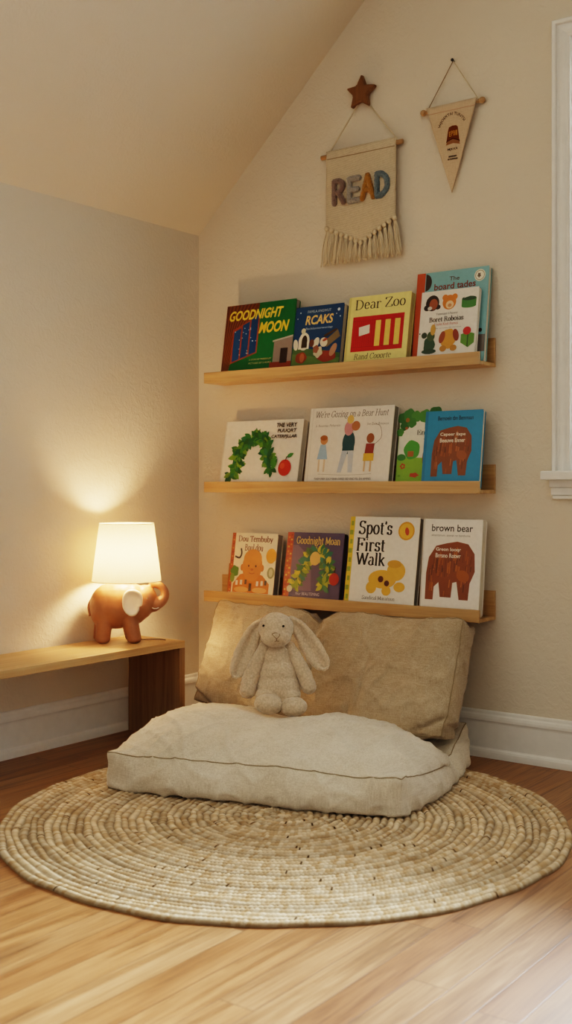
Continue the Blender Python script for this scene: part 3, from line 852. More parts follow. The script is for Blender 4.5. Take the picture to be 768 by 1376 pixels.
inbn(tube('hem_stitching', [(bx0 + .004 + (bx1 - bx0 - .008) * k / 20, by(bx0 + (bx1-bx0)*k/20, 2.08) - .0068, 2.082) for k in range(21)], .0012, THREAD, seg=6))
for pts in ([(.640, -.016, 2.106), (.645, -.015, 2.115), (.766, -.010, 2.27)], [(.926, -.016, 2.106), (.921, -.015, 2.115), (.795, -.010, 2.27)]):
    inbn(tube('hanging_cord', pts, .0028, COTTON, seg=6))
def tuft(strokes, ox, oz, w, h, col, name):
    mt = m_plush('tufted_yarn_' + col, col)
    balls = []
    for s in strokes:
        P = [(ox + p[0] * w, -.030, oz + p[1] * h) for p in s]
        balls += chain([(x, y, z, .0105) for x, y, z in (spline(P, 5) if len(P) > 2 else P)], 4 if len(P) > 2 else 12)
    balls = [(c, (.0105, .009, .0105), None) for c, r, _ in balls]
    o = blob('tufted_letter', balls, .0022, mt, None, 2, .0022, 260)
    o['label'] = 'tufted letter %s in %s' % (name, {'7f6b63': 'mauve brown', '99938c': 'pale grey', 'a47431': 'mustard', '697880': 'slate blue'}[col])
    return inbn(o)
tuft([[(0, 0), (0, 1)], [(0, 1), (.5, 1.0), (.85, .78), (.5, .5), (0, .48)], [(.42, .5), (.9, 0)]], .672, 1.917, .044, .078, '7f6b63', 'R')
tuft([[(0, 0), (0, 1)], [(0, 1), (.9, 1)], [(0, .5), (.75, .5)], [(0, 0), (.95, 0)]], .737, 1.916, .044, .078, '99938c', 'E')
tuft([[(0, 0), (.5, 1)], [(.5, 1), (1, 0)], [(.25, .36), (.75, .36)]], .791, 1.918, .046, .078, 'a47431', 'A')
tuft([[(0, 0), (0, 1)], [(0, 1), (.45, .97), (.9, .7), (.9, .3), (.45, .03), (0, 0)]], .853, 1.917, .044, .078, '697880', 'D')
for k in range(15):
    s = k / 14; x = bx0 + .004 + (bx1 - bx0 - .008) * s; zt = vtip(x) + .002
    r = random.Random(40 + k); parts = []
    spread = (s - .5) * .030
    for j in range(16):
        a, rad = r.uniform(0, 6.28), r.uniform(0, .006)
        dx, dy = rad * math.cos(a), rad * math.sin(a)
        wv = r.uniform(-.004, .004); zb = 1.706 + r.uniform(-.012, .010)
        P = spline([(x, by(x, zt) - .003, zt), (x + dx * .8, -.024 + dy * .5, zt - .016), (x + dx * 1.5 + spread * .5 + wv, -.026 + dy, (zt + zb) / 2), (x + dx * 2 + spread + wv * .5, -.026 + dy * 1.2, zb)], 5)
        parts.append(tube_data(P, .0019, 5))
    bmk = bmesh.new(); bmesh.ops.create_icosphere(bmk, subdivisions=2, radius=.0095, matrix=Matrix.Translation((x, by(x, zt) - .006, zt - .006)) @ Matrix.Diagonal((1, .8, 1.05, 1)))
    bmk.verts.index_update(); parts.append(([v.co.copy() for v in bmk.verts], [tuple(v.index for v in f.verts) for f in bmk.faces])); bmk.free()
    V, F = merge(parts)
    inbn(mesh_obj('tassel', V, F, COTTON, None, True))

# wooden star hook
st = []
for k in range(10):
    a = R(90 + 36 * k - 4); rr = .064 if k % 2 == 0 else .031
    st.append((rr * math.cos(a), rr * math.sin(a)))
bm = bmesh.new()
f = bm.faces.new([bm.verts.new((x, 0, z)) for x, z in st])
r = bmesh.ops.extrude_face_region(bm, geom=[f]); bmesh.ops.translate(bm, vec=(0, -.022, 0), verts=[v for v in r['geom'] if isinstance(v, bmesh.types.BMVert)])
bmesh.ops.bevel(bm, geom=bm.edges[:], offset=.0035, segments=3, affect='EDGES')
o = bm_obj('wooden_star', bm, STARW); o.location = (.779, -.0055, 2.299)
tag(o, 'brown wooden star on the wall above the woven banner', 'wall decoration')

# pennant
pn = thing('canvas_pennant', 'beige canvas triangle pennant with a brown bucket print, hanging by the window', 'wall hanging', (1.142, -.014, 2.178))
def inpn(o): o.parent = pn; o.matrix_parent_inverse = Matrix.Translation((-1.142, .014, -2.178)); return o
inpn(tube('hanging_rod', [(1.030, -.014, 2.178), (1.256, -.014, 2.178)], .0065, ROD, seg=12))
for x in (1.030, 1.252):
    bm = bmesh.new(); bmesh.ops.create_icosphere(bm, subdivisions=3, radius=.0105, matrix=Matrix.Translation((x, -.014, 2.178)) @ Matrix.Diagonal((1.1, 1, 1, 1)))
    inpn(bm_obj('rod_knob', bm, ROD, None, True))
def pside(t): return (1.047 + (1.138 - 1.047) * t, 1.238 + (1.139 - 1.238) * t)
def ptop(s, t):
    a, b = pside(t); return (a + (b - a) * s, 2.187 + (1.889 - 2.187) * t)
def py_(x, z): return -.0225 + .012 * (2.187 - z) / .3 - .003 * math.sin((x - 1.03) * 28) * (2.19 - z) / .3
a = Art(.24, .32)
def PQ(x, z): return ((x - 1.03) / .24, (z - 1.88) / .32)
def pell(x, z, rx, rz, col): a.ell(*PQ(x, z), rx / .24, rz / .24, col)
bk = [(1.122, 2.056), (1.129, 2.095), (1.133, 2.107), (1.146, 2.111), (1.160, 2.110), (1.166, 2.104), (1.170, 2.066), (1.172, 2.053)]
a.poly([PQ(*p) for p in bk], '6f3b1b'); a.poly([PQ(*p) for p in [(1.122, 2.056), (1.1225, 2.062), (1.147, 2.070), (1.1715, 2.060), (1.172, 2.053), (1.147, 2.058)]], '4c2713')
a.poly([PQ(*p) for p in [(1.120, 2.048), (1.126, 2.060), (1.147, 2.066), (1.168, 2.058), (1.173, 2.046), (1.147, 2.052)]], '8f6444')
for k, (x, z) in enumerate(((1.133, 2.083), (1.141, 2.085), (1.149, 2.085), (1.157, 2.085))): a.text('EPB1'[k], *PQ(x, z - .008), *PQ(x + .007, z + .009), 'b5803a', weight=.03)
def arcw(x, y):
    t = (x - .0) / .24; th = R(160 - 130 * ((x / .24 - .32) / .36)); rr = .046 + (y - .155)
    return (1.146 - 1.03 + rr * math.cos(th), 2.090 - 1.88 + rr * math.sin(th) * 1.15)
a.text('WJOERTAI TUNTSI', .32, .4844, .68, .52, '3a3430', weight=.01, warp=arcw)
a.text('MJKKR', *PQ(1.127, 2.027), *PQ(1.165, 2.037), '3a3430', weight=.02)
a.text('anomnsm', *PQ(1.130, 2.006), *PQ(1.160, 2.0115), '3a3430', weight=.05); a.text('sm monomoam', *PQ(1.127, 1.997), *PQ(1.164, 2.0025), '3a3430', weight=.05)
cl = sheet('pennant_cloth', ptop, 24, 24, .003, m_linen('pennant_canvas', 'cdb69a', 'b39c80', 2.0), py_)
inpn(cl)
V = [(1.03 + x, py_(1.03 + x, 1.88 + y) - .0033 - .00008 * z, 1.88 + y) for x, y, z in a.V]
inpn(mesh_obj('print', V, a.F, PRINTC, None, cols=a.K))
inpn(mesh_obj('top_hem', *tube_data([(1.052 + .18 * k / 12, py_(1.052 + .18 * k / 12, 2.163) - .0032, 2.163) for k in range(13)], .0010, 5), m_plain('pink_hem_thread', 'b98f78', .9), None, True))
inpn(tube('hanging_cord', [(1.050, -.0205, 2.178), (1.049, -.014, 2.187), (1.142, -.010, 2.333)], .0017, THREAD, seg=6))
inpn(tube('hanging_cord', [(1.236, -.0205, 2.178), (1.236, -.014, 2.187), (1.142, -.010, 2.333)], .0017, COTTON, seg=6))
nl = mesh_obj('wall_nail', *merge([tube_data([(1.142, -.001, 2.334), (1.142, -.015, 2.335)], .002, 8), tube_data([(1.142, -.015, 2.335), (1.142, -.018, 2.335)], .0055, 10)]), METAL, None, True)
tag(nl, 'small dark nail holding up the canvas pennant', 'nail')

# ------------------------------------------------------------------ bench
bt, bh = .347, .025
b = thing('low_bench', 'low oak bench along the left wall under the elephant lamp', 'bench', (.14, -1.1, 0))
def inb(o): o.location = Vector(o.location) - Vector((.14, -1.1, 0)); return o
inb(box('bench_top', (.012, -2.15, bt - bh), (.277, -.394, bt), OAKY, b, .0012))
inb(box('side_panel', (.0245, -.422, .0005), (.277, -.394, bt - bh), OAKZ, b, .0012))
inb(box('side_panel', (.0245, -2.15, .0005), (.277, -2.122, bt - bh), OAKZ, b, .0012))

# ------------------------------------------------------------------ elephant lamp
LX, LY = .142, -.550
lamp = thing('elephant_lamp', 'lit table lamp with terracotta elephant base and white shade on the bench', 'lamp', (LX, LY, bt), (0, 0, R(40)))
# local: +x head, -y towards the viewer; silhouette units from the photo: 1 unit = .000412 m around the shade axis
def E(px, py): return ((px - 378) * .000412, (1113 - py) * .000412 + .0005)
balls = []
def eb(px, py, rx, ry, rz=None, y=0.0, rot=None):
    x, z = E(px, py); k = .000412
    balls.append((Vector((x, y, z)), (rx * k, (rz if rz is not None else min(rx, ry)) * k, ry * k), rot))
eb(235, 800, 172, 192, 158); eb(350, 790, 190, 190, 165); eb(290, 800, 200, 200, 168); eb(430, 790, 150, 178, 150)
eb(530, 745, 108, 122, 112); eb(500, 790, 110, 130, 120)      # head
eb(200, 850, 128, 150, 150); eb(600, 785, 80, 74, 70)
for px, y in ((185, -.030), (150, .032), (448, -.030), (420, .032)):   # four legs
    for k in range(10):
        eb(px + (250 - px) * .03 * k, 1075 - 26 * k, 64 + k * 1.2, 42, 62 + k, y)
for (x, z, rr) in spline([(600, 775, 62), (650, 780, 50), (692, 745, 42), (705, 695, 37), (680, 645, 34), (635, 622, 32), (597, 615, 28), (588, 592, 25)], 9):
    eb(x, z, rr, rr, rr)
cut = bt
el = blob('elephant_body', balls, .0032, TERRA, lamp, 10)
for v in el.data.vertices:
    if v.co.z < .0008: v.co.z = .0008
# big cream ears, a rim around a dished face
for sd in (-1, 1):
    out = [(-78, 10), (-70, 60), (-40, 98), (5, 108), (52, 95), (80, 62), (84, 20), (78, -20), (60, -32), (55, -62), (28, -98), (-12, -104), (-50, -78), (-72, -35)]
    out = spline(out + [out[0]], 4)[:-1]
    n = len(out); V, F = [], []
    for s, d in ((1.0, .000), (1.06, .007), (1.0, .0125), (.88, .0135), (.78, .0085), (.4, .0065)):
        for (x, z) in out:
            xx, zz = E(436 + x * s, 762 - z * s); V.append((xx, sd * (.0635 + d - .06 * max(0, xx - .02)), zz))
    L = 6
    for i in range(L - 1):
        for k in range(n):
            l = (k + 1) % n; F.append((i*n+k, i*n+l, (i+1)*n+l, (i+1)*n+k))
    F.append(tuple(range(n))); F.append(tuple((L-1)*n + k for k in range(n)))
    bm = bmesh.new(); vs = [bm.verts.new(p) for p in V]
    for q in F: bm.faces.new([vs[i] for i in q])
    bm_obj('elephant_ear', bm, CREAMG, lamp, True)
    ex, ez = E(560, 728)
    # the eye sits on the skin of the head
    best = min(el.data.vertices, key=lambda v: (v.co.x - ex) ** 2 + (v.co.z - ez) ** 2 + (0 if v.co.y * sd > 0 else 1))
    bm = bmesh.new(); bmesh.ops.create_icosphere(bm, subdivisions=2, radius=.0032, matrix=Matrix.Translation(best.co))
    bm_obj('elephant_eye', bm, BLACK, lamp, True)
    P = []
    for px, py in ((602, 812), (618, 822), (636, 822), (654, 812)):
        mx, mz = E(px, py); q = min(el.data.vertices, key=lambda v: (v.co.x - mx) ** 2 + (v.co.z - mz) ** 2 + (0 if v.co.y * sd > 0.004 else 1)); P.append(q.co + Vector((0, sd * .0012, 0)))
    tube('elephant_mouth', P, .0017, CREAMG, lamp, 6)
tx, tz = E(62, 800)
tube('elephant_tail', spline([(tx + .012, 0, tz + .03), (tx - .001, -.004, tz), (tx + .004, -.006, tz - .035)], 6), [.005] * 12 + [.006], TERRA, lamp, 8)
S0, S1 = .2165, .4185
lathe('lamp_neck', [(0, .195), (.0175, .195), (.0175, S0 + .004), (.010, S0 + .006), (.010, S0 + .045), (0, S0 + .045)], BRASS, lamp, 24)
sh = lathe('lamp_shade', [(.1215, S0), (.0955, S1)], SHADE, lamp, 72)
TAPE = m_plain('shade_tape', 'cfc3ae', .8)
for rr_, zz_ in ((.1217, S0), (.0957, S1)):
    tube('shade_trim', [(rr_ * math.cos(k * math.pi / 36), rr_ * math.sin(k * math.pi / 36), zz_) for k in range(72)], .0013, TAPE, sh, 6, True)
bulb = lathe('light_bulb', [(0.0005, S0 + .045), (.012, S0 + .047), (.014, S0 + .06), (.026, S0 + .08), (.030, S0 + .10), (.026, S0 + .122), (.014, S0 + .136), (.0005, S0 + .139)], m_emit('warm_bulb', (1.0, .64, .34, 1), 370), lamp, 24)
tube('power_cord', spline([(.03, .045, .003), (.085, .05, .0035), (.12, .045, .0035), (.135, .025, .0035)], 6), .0022, m_plain('grey_cord', '6a6258', .5), lamp, 6)

# ------------------------------------------------------------------ rug
def rug():
    Rr, P = .754, .0198
    rings = int(Rr / P); sub = 8; NA = 2200
    nr = rings * sub
    rad = (np.arange(nr + 1) / sub * P) + (Rr - rings * P); rad[0] = .002
    ang = np.arange(NA) * 2 * np.pi / NA
    RR, AA = np.meshgrid(rad, ang, indexing='ij')
    off = Rr - rings * P
    q = np.clip((RR - off) / P, 0, rings - 1e-4)
    ri = np.floor(q).astype(int); fr = q - ri
    # plaits: two rows of slanted stitches per braid
    rmid = off + (ri + .5) * P
    nst = np.maximum(3, np.round(2 * np.pi * rmid / .0105))
    ph = AA * nst / (2 * np.pi) + rng.random(rings)[ri]
    st = ph + np.abs(fr - .5) * .9; sid = np.floor(st).astype(int); sf = st - sid
    across = np.sin(np.pi * fr) ** .7
    h = .0055 + .0070 * across * (.64 + .36 * np.sin(np.pi * sf) ** .6)
    key = (ri * 7919 + sid * 104729) % 65521
    tab = rng.random(65521); tab2 = rng.random(65521)
    h += .0016 * (tab[key] - .5) * across
    X = RR * np.cos(AA); Y = RR * np.sin(AA)
    wob = .0025 * np.sin(AA * 9 + ri * 1.7) + .002 * np.sin(AA * 23 + ri)
    X += wob * np.cos(AA); Y += wob * np.sin(AA)
    V = np.stack([X, Y, h], -1).reshape(-1, 3)
    i = np.arange(nr)[:, None]; k = np.arange(NA)[None, :]; l = (k + 1) % NA
    F = np.stack([i * NA + k, (i + 1) * NA + k, (i + 1) * NA + l, i * NA + l], -1).reshape(-1, 4)
    # edge skirt and underside ring
    b0 = len(V); edge = V[nr * NA:(nr + 1) * NA].copy(); edge[:, 2] = .0006
    V = np.vstack([V, edge]); kk = np.arange(NA)
    F = np.vstack([F, np.stack([nr * NA + kk, b0 + kk, b0 + (kk + 1) % NA, nr * NA + (kk + 1) % NA], -1)])
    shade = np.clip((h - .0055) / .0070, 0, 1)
    light = np.array(lin('ecdabd')[:3]); mid = np.array(lin('c6a67e')[:3]); dark = np.array(lin('46301a')[:3])
    ringc = .78 + .34 * rng.random(rings)[ri]
    mixv = tab[key][..., None]
    col = (light * mixv + mid * (1 - mixv)) * ringc[..., None]
    fleck = (tab2[key] > .985) & (sf > .25) & (sf < .7)
    col = np.where(fleck[..., None], dark, col)
    col = col * (.46 + .54 * shade[..., None] ** .8)  # painted occlusion: grooves between braids and stitches darkened in the vertex colour
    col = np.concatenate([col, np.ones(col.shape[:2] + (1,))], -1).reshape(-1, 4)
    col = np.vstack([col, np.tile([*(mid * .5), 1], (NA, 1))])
    me = bpy.data.meshes.new('jute_rug')
    me.vertices.add(len(V)); me.vertices.foreach_set('co', V.astype(np.float32).ravel())
    me.loops.add(F.size); me.loops.foreach_set('vertex_index', F.astype(np.int32).ravel())
    me.polygons.add(len(F)); me.polygons.foreach_set('loop_start', np.arange(0, F.size, 4, dtype=np.int32))
    me.polygons.foreach_set('use_smooth', np.ones(len(F), bool))
    me.update(calc_edges=True)
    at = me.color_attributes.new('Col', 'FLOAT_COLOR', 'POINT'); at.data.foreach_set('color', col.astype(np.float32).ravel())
    t = NT('braided_jute'); vc = t.n('ShaderNodeVertexColor', {'layer_name': 'Col'}); v = t.coords()
    f = t.noise(v, 420, 3, .7); c = t.mix(f, vc.outputs[0], (.55, .45, .34, 1), 'MULTIPLY')
    c = t.mix(.55, vc.outputs[0], c)
    t.principled(Base_Color=c, Roughness=.95, Specular_IOR_Level=.1, Normal=t.bump(f, .5, .002))
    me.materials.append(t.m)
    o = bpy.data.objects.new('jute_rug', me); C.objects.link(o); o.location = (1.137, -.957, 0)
    return o
tag(rug(), 'large round braided jute rug on the wooden floor', 'rug')

# ------------------------------------------------------------------ stuffed linen cushions: a small cloth relaxation
def box_grid(a, b, t, nx, ny, nz):
    idx = {}; V, F = [], []
    def vid(i, j, k):
        key = (i, j, k)
        if key not in idx:
            idx[key] = len(V); V.append((a * (2 * i / nx - 1), b * (2 * j / ny - 1), t * (k / nz - .5)))
        return idx[key]
    for i in range(nx):
        for j in range(ny):
            F.append((vid(i,j,nz), vid(i+1,j,nz), vid(i+1,j+1,nz), vid(i,j+1,nz))); F.append((vid(i,j,0), vid(i,j+1,0), vid(i+1,j+1,0), vid(i+1,j,0)))
    for i in range(nx):
        for k in range(nz):
            F.append((vid(i,0,k), vid(i+1,0,k), vid(i+1,0,k+1), vid(i,0,k+1))); F.append((vid(i,ny,k), vid(i,ny,k+1), vid(i+1,ny,k+1), vid(i+1,ny,k)))
    for j in range(ny):
        for k in range(nz):
            F.append((vid(0,j,k), vid(0,j,k+1), vid(0,j+1,k+1), vid(0,j+1,k))); F.append((vid(nx,j,k), vid(nx,j+1,k), vid(nx,j+1,k+1), vid(nx,j,k+1)))
    def ring(k):
        return [vid(i,0,k) for i in range(nx)] + [vid(nx,j,k) for j in range(ny)] + [vid(i,ny,k) for i in range(nx,0,-1)] + [vid(0,j,k) for j in range(ny,0,-1)]
    return np.array(V, float), np.array(F, int), ring

def relax(X0, F, seams, place, fill, collide, push=None, steps=260, iters=6, slack=.03, seed=1, grav=-2.0, stiff=.25, press=60.0, pscale=1.0, hold=None):
    r = np.random.default_rng(seed)
    E = np.vstack([F[:, [0,1]], F[:, [1,2]], F[:, [2,3]], F[:, [3,0]]]); E = np.unique(np.sort(E, 1), axis=0)
    D = np.vstack([F[:, [0,2]], F[:, [1,3]]])
    n = len(X0)
    L = lambda e: np.linalg.norm(X0[e[:,0]] - X0[e[:,1]], axis=1)
    # low-frequency irregular fullness of the cloth
    ph = r.uniform(0, 6.28, (6, 3)); fr = r.uniform(6, 26, (6, 3)) * r.choice([-1, 1], (6, 3))
    irr = sum(np.sin(X0 @ fr[k] + ph[k, 0]) for k in range(6)) / 6
    def rest(e, s): return L(e) * (1 + s * (1 + .9 * (irr[e[:,0]] + irr[e[:,1]])))
    sset = set()
    for q in seams:
        for p0, p1 in zip(q, q[1:] + q[:1]): sset.add((min(p0, p1), max(p0, p1)))
    isS = np.array([(int(p), int(q)) in sset for p, q in E])
    rE = np.where(isS, L(E) * 1.0, rest(E, slack)); rD = rest(D, slack)
    # bending: second neighbours across faces, via opposite corners of edge-sharing quads (uniform smoothing)
    C2 = np.vstack([E, D]); RL = np.concatenate([rE, rD]); W = np.concatenate([np.full(len(E), 1.0), np.full(len(D), .45)])
    deg = np.bincount(C2.ravel(), minlength=n).astype(float)
    edeg = np.bincount(E.ravel(), minlength=n).astype(float)
    X = place(X0 + r.normal(0, .0006, X0.shape)); P = X.copy(); REST = place(X0)
    if hold is None: hold = np.zeros(n)
    hold = hold[:, None]
    def vol(X):
        a, b, c, d = (X[F[:, k]] for k in range(4))
        return (np.einsum('ij,ij->i', a, np.cross(b, c)).sum() + np.einsum('ij,ij->i', a, np.cross(c, d)).sum()) / 6
    v0 = vol(X); vt = v0 * fill
    dt = 1 / 60
    for s in range(steps):
        N = np.cross(X[F[:,2]] - X[F[:,0]], X[F[:,3]] - X[F[:,1]]) * .5
        nrm = np.zeros_like(X)
        for k in range(4):
            for ax in range(3): nrm[:, ax] += np.bincount(F[:, k], N[:, ax], n) / 4
        area = np.linalg.norm(nrm, axis=1, keepdims=True) + 1e-12
        pr = press * (vt / vol(X) - 1)
        acc = nrm / area.mean() * pr * pscale
        acc[:, 2] += grav
        if push is not None: acc += push(X)
        V = (X - P) * .93
        P = X.copy(); X = X + V + acc * dt * dt
        for _ in range(iters):
            d = X[C2[:,1]] - X[C2[:,0]]; l = np.linalg.norm(d, axis=1) + 1e-12
            dif = (l - RL) / l; dif = np.where(dif > 0, dif, dif * .35) * W     # cloth resists stretch more than squeeze
            c = d * (dif * .5)[:, None]
            dx = np.zeros_like(X)
            for ax in range(3): dx[:, ax] = np.bincount(C2[:,0], c[:, ax], n) - np.bincount(C2[:,1], c[:, ax], n)
            X = X + dx / deg[:, None] * 2.6
            # bending resistance: gently pull towards the neighbours' mean
            m = np.zeros_like(X)
            for ax in range(3): m[:, ax] = np.bincount(E[:,0], X[E[:,1], ax], n) + np.bincount(E[:,1], X[E[:,0], ax], n)
            X = X + (m / edeg[:, None] - X) * stiff * .12
            X = X + (REST - X) * hold
            X = collide(X, P)
    return X
def finish(name, X, F, mat, origin, ridx):
    o = mesh_obj(name, [Vector(p) - Vector(origin) for p in X], F.tolist(), mat, None, True)
    o.location = origin
    sm = o.modifiers.new('sub', 'SUBSURF'); sm.levels = 1; sm.render_levels = 1
    bpy.context.view_layer.update()
    me = bpy.data.meshes.new_from_object(o.evaluated_get(bpy.context.evaluated_depsgraph_get()))
    o.modifiers.clear(); old = o.data; o.data = me; bpy.data.meshes.remove(old)
    me.update()
    # soft rumples and pressed-in creases of washed linen
    cs = [v.co.copy() for v in me.vertices]; ns = [v.normal.copy() for v in me.vertices]
    for v, p, n_ in zip(me.vertices, cs, ns):
        q = Matrix.Rotation(.5, 3, 'Z') @ p
        r1 = 1 - abs(noise.noise(Vector((q.x * 3.2 + 3, q.y * 14, q.z * 9)))) * 2.2
        r2 = 1 - abs(noise.noise(Vector((q.x * 19, q.y * 4.5 - 4, q.z * 12)))) * 2.2
        g = .0060 * max(0, r1) ** 4 + .0045 * max(0, r2) ** 4 + .0022 * noise.noise(p * 14) + .0012 * noise.noise(p * 38)
        v.co = p + n_ * (g - .002)
    me.polygons.foreach_set('use_smooth', [True] * len(me.polygons)); me.update()
    for q in ridx:
        P = [me.vertices[i].co + me.vertices[i].normal * .0006 for i in q]
        tube('seam_piping', spline(P + [P[0]], 2)[:-1], .0017, SEAM, o, 6, True)
    return o
X0, F, ring = box_grid(.442, .392, .108, 84, 70, 10)
cr, sr = math.cos(R(16.5)), math.sin(R(16.5))
CX, CY = .880, -.560
place = lambda X: np.stack([X[:,0]*cr - X[:,1]*sr + CX + .03 * (1 + X[:,0]/.442) * (1 + X[:,1]/.392) / 4, X[:,0]*sr + X[:,1]*cr + CY, X[:,2] + .068], -1)
def col_floor(X, P):
    lo = X[:,2] < .014
    X[:,0] = np.where(lo, P[:,0], X[:,0]); X[:,1] = np.where(lo, P[:,1], X[:,1])
    X[:,2] = np.maximum(X[:,2], .014)
    X[:,1] = np.minimum(X[:,1], -.028)
    return X
def push_floor(X):
    f = np.zeros_like(X); top = X[:,2] > .09
    f[:,2] -= top * (2.5 * np.exp(-(((X[:,0]-.82)/.12)**2 + ((X[:,1]+.56)/.11)**2)) + 6 * np.exp(-((X[:,1]+.25)/.10)**2))
    return f
hold = np.zeros(len(X0)); hold[ring(10)] = .012; hold[ring(0)] = .035
hold += .02 * (np.abs(X0[:,0]) / .442) ** 8 * (np.abs(X0[:,1]) / .392) ** 8
XF = relax(X0, F, [ring(10), ring(0)], place, 1.40, col_floor, push_floor, 260, 8, .05, 2, stiff=.10, hold=hold)
floor_cushion = finish('floor_cushion', XF, F, LIN1, (.884, -.566, .014), [ring(10), ring(0)])
def top_at(x, y):
    d = (XF[:,0]-x)**2 + (XF[:,1]-y)**2; i = d < .03**2
    return XF[i,2].max() if i.any() else 0
X0, F, ring = box_grid(.507, .192, .085, 92, 34, 8)
ct, st_ = math.cos(R(68)), math.sin(R(68))
place = lambda X: np.stack([X[:,0] + .754, X[:,1]*ct - X[:,2]*st_ - .20, X[:,1]*st_ + X[:,2]*ct + .285], -1)
# the floor cushion's top under the bolster, as a smooth support
gx = np.linspace(.2, 1.4, 41); gy = np.linspace(-.45, -.02, 18)
top = np.array([[top_at(x, y) for y in gy] for x in gx])
for _ in range(3): top[1:-1] = (top[:-2] + top[1:-1]*2 + top[2:]) / 4
def col_pillow(X, P):
    X[:,1] = np.minimum(X[:,1], -.006 - np.where(X[:,2] < .156, .020, 0))
    ix = np.clip(np.round((X[:,0]-.2)/1.2*40).astype(int), 0, 40); iy = np.clip(np.round((X[:,1]+.45)/.43*17).astype(int), 0, 17)
    g = np.maximum(top[ix, iy] + .003, .10)
    lo = X[:,2] < g
    X[:,0] = np.where(lo, P[:,0], X[:,0]); X[:,1] = np.where(lo, np.maximum(P[:,1], -.40), X[:,1])
    X[:,2] = np.maximum(X[:,2], g)
    X[:,2] = np.where(X[:,1] > -.128, np.minimum(X[:,2], .438), np.minimum(X[:,2], .47))
    return X
def push_pillow(X):
    f = np.zeros_like(X)
    f[:,2] -= (X[:,2] > .38) * 5 * np.exp(-((X[:,0]-.70)/.03)**2)
    return f
hold = np.full(len(X0), .001); hold[ring(8)] = .006; hold[ring(0)] = .010
hold += .02 * (np.abs(X0[:,0]) / .507) ** 12 * (np.abs(X0[:,1]) / .192) ** 8
XP = relax(X0, F, [ring(8), ring(0)], place, 1.75, col_pillow, push_pillow, 260, 8, .06, 8, grav=-.8, stiff=.10, hold=hold)
back_cushion = finish('back_cushion', XP, F, LIN2, (.768, -.18, XP[:,2].min()), [ring(8), ring(0)])

tag(floor_cushion, 'big square natural linen floor cushion lying on the jute rug', 'cushion')
tag(back_cushion, 'long linen bolster cushion leaning on the wall behind the plush rabbit', 'cushion')

# ------------------------------------------------------------------ plush rabbit
rb = thing('plush_rabbit', 'beige floppy-eared plush rabbit sitting on the floor cushion', 'soft toy', (.800, -.535, .190), (0, 0, R(36.5)))
# local: x to the viewer's right, -y towards the viewer, z up; unit = 1/4.8 px of the photo
def Q(px, py, d): return Vector(((px - 375) * .000505, -d, (690 - py) * .000505))
K = .000505
balls = [(Q(372, 555, .00), (145 * K, .062, 105 * K), None), (Q(370, 480, -.004), (125 * K, .055, 120 * K), None), (Q(366, 390, -.012), (98 * K, .046, 110 * K), None), (Q(365, 320, -.018), (70 * K, .036, 60 * K), None)]
balls += [(Q(300, 600, .03), (70 * K, .045, 50 * K), None), (Q(445, 600, .03), (70 * K, .045, 50 * K), None)]
blob('rabbit_body', balls, .0040, PLUSH, rb, 6, .0022, 85)
hb = [(Q(358, 185, .0), (112 * K, .054, 100 * K), None), (Q(358, 235, .018), (98 * K, .045, 66 * K), None), (Q(360, 222, .04), (62 * K, .026, 48 * K), None)]
hd = blob('rabbit_head', hb, .0036, PLUSH, rb, 6, .0018, 95)
for pts in ([(285, 310, -.012, 38), (240, 400, .0, 46), (200, 490, .012, 52), (180, 570, .022, 52)], [(440, 305, -.012, 38), (490, 390, .0, 44), (540, 480, .012, 48), (565, 548, .022, 47)]):
    blob('rabbit_arm', [(c, r, None) for c, r, _ in chain([(*Q(a, b_, d), w * K) for a, b_, d, w in pts])], .0034, PLUSH, rb, 5, .0018, 95)
for (cx, cy, rx, ry, rot) in ((312, 632, 88, 62, -8), (470, 648, 84, 58, 6)):
    rm = Matrix.Rotation(R(-rot), 3, 'Y')
    blob('rabbit_foot', [(Q(cx, cy, .085), (rx * K, .034, ry * K), rm), (Q(cx + (372 - cx) * .3, cy - 8, .05), (rx * K * .75, .04, ry * K * .85), rm)], .0034, PLUSH, rb, 5, .0018, 95)
